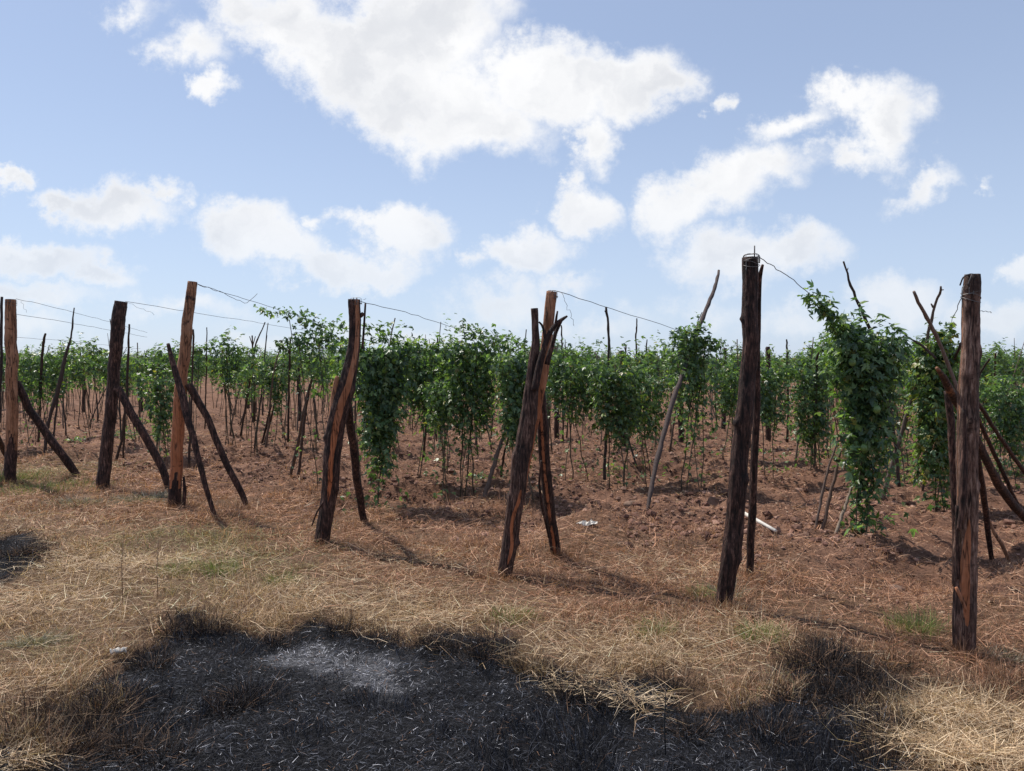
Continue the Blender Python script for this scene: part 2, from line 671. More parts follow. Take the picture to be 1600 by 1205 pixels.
M_GROUND = mat_ground()
M_LEAF = mat_leaf()
M_WOOD = mat_wood()
M_STICK = mat_tint('stick_bark', .8, .2, 70, .5, .004, (1, 1, .15))
M_STEM = mat_tint('vine_stem', .8, .2, 50, .35)
M_STRAW = mat_tint('straw', .75, .25, 25, .2, translucent=.2)
M_CHAR = mat_tint('charred_straw', .65, .12, 25, .4)
M_CLOD = mat_tint('soil_clod', .95, .1, 22, .45, .01)
M_WIRE = mat_flat('wire', (.05, .045, .045), .6, .4)
M_WIREP = mat_flat('galvanised_wire', (.17, .16, .155), .5, .5)
M_WHITE = mat_flat('white_plastic', (.58, .54, .48), .6, 0, 18, .35)
M_FRUIT = mat_flat('fruit_skin', (.10, .17, .045), .35, 0, 25, .2)
M_STONE = mat_flat('stone', (.17, .105, .075), .9, 0, 12, .4)


# ------------------------------------------------------------------ ground
def axis(lo, hi, dlo, dhi, step, grow):
    a = list(np.arange(dlo, dhi, step))
    s = step
    x = a[-1]
    while x < hi:
        s *= grow
        x += s
        a.append(x)
    s = step
    x = a[0]
    pre = []
    while x > lo:
        s *= grow
        x -= s
        pre.append(x)
    return np.array(pre[::-1] + a)


xs = axis(-1500, 1500, -6.0, 5.0, .032, 1.035)
ys = axis(-40, 2500, 2.0, 13.0, .032, 1.03)
X, Y = np.meshgrid(xs, ys)
Z = hgt(X, Y)
nx, ny = len(xs), len(ys)
gi = (np.arange(ny - 1)[:, None] * nx + np.arange(nx - 1)[None]).ravel()
gf = np.stack([gi, gi + 1, gi + nx + 1, gi + nx], 1)
bf = burn_field(X, Y)
sx = row_s(X, Y)
ASH = [(565, 1040, .40, .20), (480, 1020, .28, .14), (600, 1065, .24, .12)]
ash = np.zeros_like(X)
for (px, py, rx, ry) in ASH:
    g = GP(px, py)
    ash = np.maximum(ash, np.exp(-(((X - g[0]) / rx) ** 2 + ((Y - g[1]) / (ry * 1.3)) ** 2)))
ash = sstep(ash + (fbm(X * 7, Y * 7, 4, 9, .7) - .5) * 1.5, .25, 1.15)
strawm = (1 - sstep(sx + (fbm(X * 1.5, Y * 1.5, 3, 8) - .5) * 2.0, .2, 2.4)) * .75 + .15
gcol = np.stack([sstep(bf, -.06, .05), strawm, ash * .45], -1).reshape(-1, 3)
me = mk_mesh('ground', np.stack([X, Y, Z], -1).reshape(-1, 3), gf, M_GROUND, gcol, True)
ground = link('ground', me)
tag(ground, kind='structure')


# ------------------------------------------------------------------ blades of grass, straw and char
def blades(base, az, lean, ln, w, bend, col, name, mat, droop=None):
    """each blade two quads; lean = angle from vertical (rad)"""
    n = len(base)
    d = np.stack([np.cos(az) * np.sin(lean), np.sin(az) * np.sin(lean), np.cos(lean)], 1)
    lean2 = lean + bend
    d2 = np.stack([np.cos(az + bend * .7) * np.sin(lean2), np.sin(az + bend * .7) * np.sin(lean2), np.cos(lean2)], 1)
    p1 = base + d * (ln * .5)[:, None]
    p2 = p1 + d2 * (ln * .5)[:, None]
    fl = rng.uniform(0, math.pi, n)
    side = np.stack([np.cos(fl), np.sin(fl), np.zeros(n)], 1)
    side = side - d * (side * d).sum(1)[:, None]
    side /= np.linalg.norm(side, axis=1)[:, None] + 1e-6
    hw = side * (w * .5)[:, None]
    v = np.stack([base - hw, base + hw, p1 - hw * .8, p1 + hw * .8, p2 - hw * .2, p2 + hw * .2], 1).reshape(-1, 3)
    o = np.arange(n)[:, None] * 6
    f = np.stack([o + np.array([0, 1, 3, 2]), o + np.array([2, 3, 5, 4])], 1).reshape(-1, 4)
    c = np.repeat(col, 6, axis=0)
    return mk_mesh(name, v, f, mat, c)


def scatter(n, x0, x1, y0, y1, power=1.2):
    """more pieces close by, fewer far off"""
    t = rng.uniform(0, 1, n)
    a = y0 ** (2 - power)
    b_ = y1 ** (2 - power)
    y = (a + t * (b_ - a)) ** (1 / (2 - power))
    x = rng.uniform(-1, 1, n) * (0.72 * y + 1.9)
    return x, y


def pick(cols, n, wts=None):
    cols = np.array(cols)
    i = rng.choice(len(cols), n, p=wts)
    return cols[i] * rng.uniform(.6, 1.25, n)[:, None]


ZONES = [  # photo x, y, radius m, colour bias index (0 pale, 1 red, 2 olive)
    (190, 900, .8, 0), (420, 930, .7, 0), (560, 850, 1.0, 1), (1000, 880, 1.1, 1), (880, 930, .8, 1), (1250, 860, 1.0, 1), (1150, 930, .5, 1),
    (330, 850, .7, 2), (60, 740, 1.2, 2), (430, 880, .6, 2), (260, 930, .5, 2), (330, 770, 1.2, 1), (100, 950, .6, 0), (700, 840, .9, 1),
    (700, 940, .8, 0), (950, 1010, .6, 0), (1480, 1150, .5, 0), (1150, 970, .5, 0), (60, 1020, .22, 2), (650, 900, .6, 1), (1350, 950, .5, 1), (1560, 1000, .4, 1)]
PAL = {0: [(.56, .41, .27), (.45, .31, .20), (.70, .54, .38), (.20, .13, .08)],
       1: [(.44, .235, .145), (.58, .36, .24), (.26, .13, .08), (.13, .07, .05)],
       2: [(.34, .30, .15), (.46, .38, .22), (.22, .22, .11), (.14, .12, .07)]}


def zone_colour(x, y):
    n = len(x)
    w = np.full((n, 3), .12)
    s_ = row_s(x, y)
    w[:, 0] += .3 * fbm(x * 1.3, y * 1.3, 2, 31) + .45 * (1 - sstep(s_, -2.6, -.8))
    s_ = row_s(x, y)
    w[:, 1] += .45 * fbm(x * 1.1, y * 1.1, 2, 32) + 1.1 * sstep(s_, -1.0, .4)
    for (px, py, r, k) in ZONES:
        g = GP(px, py)
        w[:, k] += 1.6 * np.exp(-(((x - g[0]) / r) ** 2 + ((y - g[1]) / (r * .8)) ** 2))
    w = w ** 2
    w /= w.sum(1)[:, None]
    r_ = rng.uniform(0, 1, n)
    k = (r_ > w[:, 0]).astype(int) + (r_ > w[:, 0] + w[:, 1]).astype(int)
    out = np.zeros((n, 3))
    for kk in range(3):
        mk = k == kk
        out[mk] = pick(PAL[kk], mk.sum())
    return out


def dry_grass():
    # clumped standing dry grass
    x, y = scatter(430000, 0, 0, 2.0, 13, 1.35)
    bfv = burn_field(x, y)
    s_ = row_s(x, y)
    dens = fbm(x * 3.1, y * 3.1, 3, 41)
    keep = (bfv < rng.normal(.0, .035, len(x))) & (rng.uniform(0, 1, len(x)) < (1 - .93 * sstep(s_ + (fbm(x * 1.2, y * 1.2, 3, 44) - .5) * 2.4, .0, 2.6)) * (.28 + 1.1 * sstep(dens, .38, .62)) + .03)
    keep &= ~((s_ > 2.5) & (rng.uniform(0, 1, len(x)) < .6))
    x, y = x[keep], y[keep]
    n = len(x)
    s_ = row_s(x, y)
    tall = sstep(fbm(x * 1.7, y * 1.7, 3, 42), .42, .65)
    ln = rng.uniform(.025, .085, n) * (1 + .9 * tall)
    az = rng.uniform(0, 2 * math.pi, n)
    az = np.where(rng.uniform(0, 1, n) < .2, fbm(x * 2, y * 2, 2, 43) * 14, az)
    lean = np.abs(rng.normal(.95, .45, n)).clip(0, 1.6)
    base = np.stack([x, y, hgt(x, y) - .004], 1)
    w = rng.uniform(.0016, .0034, n) * np.clip(y / 4.5, .8, 2.2)
    c = zone_colour(x, y)
    near_b = sstep(burn_field(x, y), -.22, -.02)[:, None]
    scorch = (rng.uniform(0, 1, n)[:, None] < near_b * .75)
    c = np.where(scorch, c * rng.uniform(.06, .45, n)[:, None], c)
    me = blades(base, az, lean, ln, w, rng.normal(.3, .35, n), c, 'dry_grass', M_STRAW)
    o = link('dry_grass', me)
    tag(o, 'dry tan and reddish trampled grass covering the ground before the posts', 'dry grass', None, 'stuff')


def straw_litter():
    x, y = scatter(260000, 0, 0, 2.0, 24, 1.10)
    s_ = row_s(x, y)
    bfv = burn_field(x, y)
    pr = np.where(s_ < .8, .62, .95 - .35 * sstep(s_, 2.5, 8)) * (.45 + 1.0 * sstep(fbm(x * 1.6, y * 1.6, 3, 51), .4, .62))
    keep = (rng.uniform(0, 1, len(x)) < pr) & (bfv < -.03 + rng.normal(0, .05, len(x)))
    x, y = x[keep], y[keep]
    n = len(x)
    s_ = row_s(x, y)
    ln = rng.uniform(.04, .22, n) * np.where(rng.uniform(0, 1, n) < .08, 2.0, 1) * (1 - .35 * sstep(s_, 1, 3))
    az = rng.uniform(0, 2 * math.pi, n)
    fl = rng.uniform(0, 1, n) < .2
    az = np.where(fl, fbm(x * .9, y * .9, 2, 52) * 12, az)
    lean = rng.normal(1.45, .10, n)
    base = np.stack([x, y, hgt(x, y) + rng.uniform(.005, .05, n) * (1 - .6 * sstep(s_, .5, 2))], 1)
    w = rng.uniform(.0015, .0038, n) * np.clip(y / 5, .8, 2.6)
    c = zone_colour(x, y) * 1.18
    c = np.where((s_ > 1.2)[:, None], c * .95, c)
    me = blades(base, az, lean, ln, w, rng.normal(.10, .22, n), np.clip(c, 0, .8), 'straw_litter', M_STRAW)
    o = link('straw_litter', me)
    tag(o, 'loose straw stalks lying criss-cross over grass and red soil', 'straw', None, 'stuff')


def straw_heaps():
    """paler sheaves of long straw at a few places"""
    xs_, ys_, az_, ln_ = [], [], [], []
    for (px, py, r, n, a0) in [(190, 890, .55, 1100, -.8), (1520, 1125, .22, 1300, .1), (1060, 895, .45, 500, .25), (1510, 1190, .17, 1300, -.2),
                               (700, 960, .5, 500, .2), (640, 880, .6, 500, -.3), (960, 1020, .4, 450, 0), (20, 1200, .10, 120, .3), (900, 1072, .14, 130, .1), (1000, 1100, .12, 170, .2), (200, 640, 1.6, 500, 0)]:
        g = GP(px, py)
        xs_.append(g[0] + rng.normal(0, r, n) * .8)
        ys_.append(g[1] + rng.normal(0, r, n) * .5)
        az_.append(a0 + rng.normal(0, 1.0, n) + math.pi * rng.integers(0, 2, n))
        ln_.append(rng.uniform(.05, .21, n))
    x, y, az, ln = map(np.concatenate, (xs_, ys_, az_, ln_))
    n = len(x)
    base = np.stack([x, y, hgt(x, y) + rng.uniform(.01, .07, n)], 1)
    c = pick([(.62, .48, .32), (.50, .36, .22), (.72, .57, .40), (.36, .24, .15)], n)
    me = blades(base, az, rng.normal(1.42, .18, n), ln, rng.uniform(.0018, .0036, n), rng.normal(.15, .5, n), c, 'pale_straw', M_STRAW)
    tag(link('pale_straw', me), 'pale yellow sheaves of long straw lying flat in patches', 'straw', None, 'stuff')


def burnt_grass():
    n0 = 560000
    x, y = scatter(n0, 0, 0, 1.7, 9, 1.35)
    bfv = burn_field(x, y)
    keep = bfv > rng.normal(-.01, .035, n0)
    x, y, bfv = x[keep], y[keep], bfv[keep]
    n = len(x)
    edge = 1 - sstep(bfv, .0, .16)
    tuft = sstep(fbm(x * 3.3, y * 3.3, 3, 61), .50, .66)
    up = np.clip(edge * .8 + tuft * .55, 0, 1) * (rng.uniform(0, 1, n) < .6)
    lean = np.where(up > .3, np.abs(rng.normal(.45, .3, n)), rng.normal(1.38, .16, n))
    ln = np.where(up > .3, rng.uniform(.02, .08, n) * (.7 + .7 * tuft), rng.uniform(.010, .055, n))
    az = fbm(x * 2.3, y * 2.3, 3, 62) * 16 + rng.normal(0, 1.3, n)
    base = np.stack([x, y, hgt(x, y) + rng.uniform(-.002, .018, n)], 1)
    c = pick([(.011, .011, .014), (.024, .026, .034), (.062, .066, .082), (.16, .17, .20)], n, [.40, .34, .22, .04])  # palest blue-grey blades are glints on the char, painted as colour
    a = np.zeros(n)
    for (px, py, rx, ry) in ASH:
        g = GP(px, py)
        a = np.maximum(a, np.exp(-(((x - g[0]) / rx) ** 2 + ((y - g[1]) / (ry * 1.3)) ** 2)))
    pale = rng.uniform(0, 1, n) < .03 + .38 * sstep(a + (fbm(x * 7, y * 7, 4, 9, .7) - .5) * 1.5, .25, 1.15)
    pale &= ~(up > .3)
    c = np.where(pale[:, None], pick([(.40, .40, .43), (.60, .60, .64), (.22, .22, .25)], n), c)
    brown = (rng.uniform(0, 1, n) < .30 * edge + .03)
    c = np.where(brown[:, None], pick([(.22, .13, .08), (.12, .07, .045)], n), c)
    w = rng.uniform(.0010, .0028, n)
    me = blades(base, az, lean, ln, w, rng.normal(.3, .5, n), c, 'burnt_grass', M_CHAR)
    tag(link('burnt_grass', me), 'black charred grass and grey ash of the burnt patch in front', 'burnt grass', None, 'stuff')


def charred_tufts():
    spots = [(1380, 1090, .14, .14), (1400, 1150, .12, .12), (1250, 1100, .12, .12), (1370, 1190, .12, .1), (1480, 1080, .14, .12), (90, 1190, .16, .14), (170, 1100, .14, .12), (30, 1150, .14, .13), (250, 1180, .12, .11), (285, 985, .16, .17), (325, 985, .14, .15), (535, 985, .07, .15), (690, 1010, .12, .15), (760, 1020, .16, .14), (830, 1040, .1, .12), (1050, 1075, .12, .12),
             (890, 1085, .14, .15), (1255, 1040, .12, .17), (1300, 1040, .14, .19), (1345, 1060, .12, .16), (1400, 1040, .08, .12), (1335, 1105, .12, .15), (380, 1090, .12, .14), (350, 1110, .1, .12),
             (1290, 1080, .12, .16), (150, 1130, .12, .16), (120, 1160, .1, .15), (60, 1110, .1, .12), (200, 1160, .1, .13), (240, 1040, .1, .12), (20, 875, .2, .14), (50, 870, .15, .12),
             (1200, 1150, .12, .12), (1080, 1140, .1, .12), (1530, 1100, .12, .15), (1590, 1080, .12, .15), (1570, 1160, .1, .13), (600, 1000, .1, .09), (430, 1000, .1, .1), (950, 1100, .1, .12)]
    B, A, Le, Ln, C, W = [], [], [], [], [], []
    for i, (px, py, r, h) in enumerate(spots):
        g = GP(px, py)
        n = int(330 * r / .12)
        x = g[0] + rng.normal(0, r * .55, n)
        y = g[1] + rng.normal(0, r * .45, n)
        B.append(np.stack([x, y, hgt(x, y)], 1))
        A.append(np.arctan2(y - g[1], x - g[0]) + rng.normal(0, .5, n))
        Le.append(np.abs(rng.normal(.6, .42, n)))
        Ln.append(rng.uniform(.15, 1.0, n) ** 1.2 * h * 1.35)
        W.append(rng.uniform(.0015, .003, n))
        br = px > 1500 or px < 230
        C.append(pick([(.02, .018, .018), (.05, .035, .028), (.14, .085, .055), (.30, .19, .12)], n, [.25, .3, .3, .15] if br else [.52, .26, .15, .07]))
    B, A, Le, Ln, C, W = map(np.concatenate, (B, A, Le, Ln, C, W))
    me = blades(B, A, Le, Ln, W, rng.normal(.3, .4, len(B)), C, 'scorched_grass', M_CHAR)
    tag(link('scorched_grass', me), 'upright scorched black grass stubble standing around the burnt patch edge', 'burnt grass', None, 'stuff')


def stalks():
    gname = 'tall dry stalks standing in the straw'
    for i, (px, py, h, lb) in enumerate([(192, 945, 118, 'tall thin dry stalk left of the straw centre, left one of a pair'), (247, 940, 102, 'tall thin dry stalk, right one of the pair at the left'), (1210, 870, 40, 'short dry stalk in reddish straw right of the near-black post'),
                                         (600, 870, 45, 'short thin dry stalk just right of the split post foot'), (1040, 1180, 110, 'thin charred stalk standing in the black ash at the bottom')]):
        D = GP(px, py)[1]
        q = np.array([[*P(px, py, D), .003], [*P(px - 2, py - h * .5, D), .0025], [*P(px + 1, py - h, D), .0015]])
        g = Geo()
        v, f = tube(q, 6, True)
        g.add(v, f, (.28, .18, .11) if i < 4 else (.03, .03, .03))
        for k in range(3):
            b0 = q[1, :3] + (q[2, :3] - q[1, :3]) * (k * .3)
            v, f = tube(np.array([[*b0, .0018], [b0[0] + rng.normal(0, .02), b0[1], b0[2] + .03, .001], [b0[0] + rng.normal(0, .04), b0[1], b0[2] + .05, .0008]]), 6, True)
            g.add(v, f, (.32, .21, .13) if i < 4 else (.03, .03, .03))
        o = link('dry_stalk', g.mesh('dry_stalk', M_STICK, True, q[0, :3]), None, tuple(q[0, :3]))
        tag(o, lb, 'stalk', gname)


def shaggy_tufts():
    B, A, Le, Ln, C, W = [], [], [], [], [], []
    m = 900
    cx_, cy_ = scatter(m, 0, 0, 2.3, 9.5, 1.2)
    ok = (burn_field(cx_, cy_) < -.02) & (row_s(cx_, cy_) < .9)
    cl = list(zip(cx_[ok], cy_[ok], rng.uniform(.05, .13, ok.sum()), rng.uniform(.06, .15, ok.sum())))
    for (px, py) in [(16, 758), (161, 770), (274, 800), (500, 855), (788, 898), (869, 868), (1127, 950), (1170, 908), (1508, 1020), (1494, 920), (571, 822), (389, 800), (124, 750)]:
        g = GP(px, py)
        for q in range(4):
            cl.append((g[0] + rng.normal(0, .09), g[1] - rng.uniform(0, .10), .08, .14))
    for (px, py, sx_, sy_, k) in [(1480, 1120, 90, 45, 46), (1540, 1060, 60, 40, 20), (1180, 1080, 80, 20, 16), (950, 1040, 120, 14, 16), (560, 965, 160, 12, 16), (120, 1080, 90, 50, 16), (60, 1160, 60, 30, 14), (1400, 1010, 80, 20, 10)]:
        for q in range(k):
            g = GP(px + rng.normal(0, sx_ * .6), py + rng.normal(0, sy_ * .6))
            cl.append((g[0], g[1], rng.uniform(.04, .09), rng.uniform(.08, .17)))
    for (x0, y0, r, h) in cl:
        n = int(rng.uniform(45, 120))
        x = x0 + rng.normal(0, r * .45, n)
        y = y0 + rng.normal(0, r * .45, n)
        B.append(np.stack([x, y, hgt(x, y) - .003], 1))
        A.append(np.arctan2(y - y0, x - x0) + rng.normal(0, .8, n))
        Le.append(np.abs(rng.normal(.65, .4, n)))
        Ln.append(rng.uniform(.2, 1.1, n) * h)
        W.append(rng.uniform(.0012, .003, n))
        C.append(zone_colour(x, y) * rng.uniform(.55, 1.15))
    B, A, Le, Ln, C, W = map(np.concatenate, (B, A, Le, Ln, C, W))
    me = blades(B, A, Le, Ln, W, rng.normal(.4, .45, len(B)), np.clip(C, 0, .8), 'grass_clumps', M_STRAW)
    tag(link('grass_clumps', me), 'uneven upright clumps of dry grass rising from the straw and at post feet', 'dry grass', None, 'stuff')


dry_grass()
shaggy_tufts()
stalks()
straw_litter()
straw_heaps()
burnt_grass()
charred_tufts()


def soil_clods():
    bmv = []
    t = (1 + 5 ** .5) / 2
    ico = np.array([(-1, t, 0), (1, t, 0), (-1, -t, 0), (1, -t, 0), (0, -1, t), (0, 1, t), (0, -1, -t), (0, 1, -t), (t, 0, -1), (t, 0, 1), (-t, 0, -1), (-t, 0, 1)], float)
    ico /= np.linalg.norm(ico[0])
    fc = np.array([(0, 11, 5), (0, 5, 1), (0, 1, 7), (0, 7, 10), (0, 10, 11), (1, 5, 9), (5, 11, 4), (11, 10, 2), (10, 7, 6), (7, 1, 8), (3, 9, 4), (3, 4, 2), (3, 2, 6), (3, 6, 8), (3, 8, 9), (4, 9, 5), (2, 4, 11), (6, 2, 10), (8, 6, 7), (9, 8, 1)])
    x, y = scatter(70000, 0, 0, 4.0, 24, 1.5)
    s_ = row_s(x, y)
    pr = sstep(s_, .2, 2.0) * sstep(fbm(x * 1.4, y * 1.4, 3, 71), .42, .62)
    k = rng.uniform(0, 1, len(x)) < pr
    x, y = x[k], y[k]
    n = len(x)
    r = rng.lognormal(-4.15, .5, n).clip(.006, .05)
    sc = r[:, None, None] * rng.uniform(.6, 1.3, (n, 12, 1)) * np.stack([rng.uniform(.8, 1.4, n), rng.uniform(.8, 1.4, n), rng.uniform(.5, .9, n)], 1)[:, None]
    v = ico[None] * sc + np.stack([x, y, hgt(x, y) + r * .15], 1)[:, None]
    f = (fc[None] + np.arange(n)[:, None, None] * 12).reshape(-1, 3)
    c = np.repeat(pick([(.20, .112, .084), (.13, .07, .054), (.28, .17, .13)], n), 12, axis=0)
    me = mk_mesh('soil_clods', v.reshape(-1, 3), f, M_CLOD, c)
    tag(link('soil_clods', me), 'broken clods of red-brown soil dug up between the vine rows', 'soil clods', None, 'stuff')


soil_clods()


def leaf_litter():
    x, y = scatter(52000, 0, 0, 3.5, 24, 1.5)
    s_ = row_s(x, y)
    pr = sstep(s_, -1.5, 1.5) * (.25 + .9 * sstep(fbm(x * 1.8, y * 1.8, 3, 91), .42, .62))
    k = (rng.uniform(0, 1, len(x)) < pr) & (burn_field(x, y) < -.05)
    x, y = x[k], y[k]
    n = len(x)
    T = np.array([(-.5, 0, .12), (0, -.28, 0), (.5, 0, .15), (0, .28, 0)])
    a = rng.uniform(0, 6.28, n)
    sc = rng.uniform(.015, .05, n) * np.clip(y / 8, .9, 1.8)
    v = T[None] * sc[:, None, None]
    v[:, :, 2] *= rng.uniform(.3, 3, n)[:, None]
    ca, sa = np.cos(a)[:, None], np.sin(a)[:, None]
    vx, vy = v[:, :, 0] * ca - v[:, :, 1] * sa, v[:, :, 0] * sa + v[:, :, 1] * ca
    v = np.stack([vx + x[:, None], vy + y[:, None], v[:, :, 2] + (hgt(x, y) + rng.uniform(.004, .02, n))[:, None]], -1)
    f = np.arange(n * 4).reshape(-1, 4)
    c = np.repeat(pick([(.26, .16, .11), (.16, .09, .065), (.40, .29, .21), (.09, .055, .04)], n, [.3, .3, .2, .2]), 4, axis=0)
    me = mk_mesh('leaf_litter', v.reshape(-1, 3), f, M_STRAW, c)
    tag(link('leaf_litter', me), 'dead brown curled leaves littering the red soil between rows', 'leaf litter', None, 'stuff')


leaf_litter()


# ------------------------------------------------------------------ end posts
def trace(pl, D0, D1=None):
    """traced centre line: (photo x, photo y, half width in photo pixels)"""
    pl = list(pl)
    n = len(pl)
    if D1 is None:
        D1 = D0
    out = []
    for i, p in enumerate(pl):
        D = D0 + (D1 - D0) * i / (n - 1)
        out.append([*P(p[0], p[1], D), p[2] / FPX * D])
    return np.array(out)


def log_geo(g, pts, seg, step, seed, lump=.10, flute=.10, tint=None, knots=()):
    L_ = np.linalg.norm(np.diff(pts[:, :3], axis=0), axis=1).sum()
    n = max(6, int(L_ / step))
    q, t = resample(pts, n)
    q[:, 0] += (vnoise(t * 5, t * 0, seed) - .5) * q[:, 3].mean() * .35
    q[:, 1] += (vnoise(t * 4, t * 0 + 9, seed + 1) - .5) * q[:, 3].mean() * .35

    def rf(i, a):
        tt = t[i.astype(int)]
        ca, sa = np.cos(a), np.sin(a)
        r = 1 + lump * 2 * (fbm(ca * 1.2 + 5 + tt * 2.2, sa * 1.2 + tt * 1.1, 3, seed + 2) - .5)
        r = r + flute * 2 * (fbm(ca * 5 + 9 + tt * .9, sa * 5 + 3, 3, seed + 3) - .5)
        r = r + .12 * (fbm(ca * 9 + tt * 20, sa * 9 + tt * 20, 2, seed + 4) - .5)
        for (kt, ka, kr, kh) in knots:
            da = np.angle(np.exp(1j * (a - ka)))
            r = r + kh * np.exp(-((tt / t[-1] - kt) / kr) ** 2 - (da / .5) ** 2)
        return r
    v, f = tube(q, seg, True, rf)
    ii = np.repeat(np.arange(n), seg)
    aa = np.tile(np.arange(seg) * 2 * math.pi / seg, n)
    tt = t[ii] / t[-1]
    if tint is None:
        c = np.tile(np.array([1., 0, 0, 1.]), (len(ii), 1))
    else:
        c = np.stack(tint(tt, np.angle(np.exp(1j * aa))), 1)
        if c.shape[1] == 3:
            c = np.column_stack([c, np.ones(len(c))])
    c = np.concatenate([c, c[:1], c[-1:]])
    # weathered cut top
    g.add(v, f, c)
    return q


def stripe(d, w):
    # 0 well inside the stripe, 1 well outside, ragged between
    return np.clip((np.abs(d) - w) / .34 + .5, 0, 1.2)


def arr(v, t):
    return np.full(t.shape, float(v))


def make_log(name, label, cat, parts, group=None, extra=None):
    """parts: list of (part name, [(pts, seed, tint, kwargs), ...]); first point list ends at the base"""
    base = parts[0][1][0][0]
    b = base[np.argmin(base[:, 2])][:3].copy()
    b[2] = 0
    root = thing(name, label, cat, tuple(b), group)
    for (pn, pieces) in parts:
        g = Geo()
        for (pts, seed, tint, kw) in pieces:
            log_geo(g, pts, kw.get('seg', 24), kw.get('step', .022), seed, kw.get('lump', .10), kw.get('flute', .10), tint, kw.get('knots', ()))
        link(pn, g.mesh(pn, M_WOOD, True, b), root)
    return root, b


def wire_geo(g, pts, r=.002, seg=5, n=None):
    pts = np.asarray(pts, float)
    if n:
        q, _ = resample(np.column_stack([pts, np.full(len(pts), r)]), n)
    else:
        q = np.column_stack([pts, np.full(len(pts), r)])
    v, f = tube(q, 6, True)
    g.add(v, f)


def wrap_wire(root, b, c, rad, turns, zspan, seed, mat=None, tail=None, r=.0018):
    rr = random.Random(seed)
    g = Geo()
    n = 26 * turns
    ph = rr.uniform(0, 6)
    pts = []
    for i in range(n):
        a = ph + i / 26 * 2 * math.pi
        pts.append([c[0] + math.cos(a) * rad * (1.06 + .05 * rr.random()), c[1] + math.sin(a) * rad * (1.06 + .05 * rr.random()),
                    c[2] - zspan * i / n + .012 * math.sin(a * 1.3 + ph)])
    wire_geo(g, pts, r)
    # strands over the cut top
    for k in range(4):
        a = rr.uniform(0, 6.28)
        p0 = [c[0] + math.cos(a) * rad * 1.05, c[1] + math.sin(a) * rad * 1.05, c[2] - .03]
        p3 = [c[0] - math.cos(a + .5) * rad * 1.05, c[1] - math.sin(a + .5) * rad * 1.05, c[2] - .03]
        p1 = [p0[0], p0[1], c[2] + .03]
        p2 = [p3[0], p3[1], c[2] + .03]
        wire_geo(g, [p0, p1, p2, p3], r, n=14)
    if tail is not None:
        for tl in tail:
            wire_geo(g, tl, r * .9, n=None)
    link('wire_wrap', g.mesh('wire_wrap', mat or M_WIREP, True, b), root)


def squiggle(p, q, n, amp, seed):
    rr = random.Random(seed)
    p, q = np.array(p), np.array(q)
    out = []
    for i in range(n):
        t = i / (n - 1)
        out.append(p + (q - p) * t + np.array([rr.uniform(-1, 1), rr.uniform(-1, 1), rr.uniform(-1, 1)]) * amp * (0 if i == 0 else 1))
    return out


def DG(y):
    return CAMH * FPX / (y - HOR) * math.cos(pitch) ** 2 * 1.0


def base_depth(px, py):
    return GP(px, py)[1]


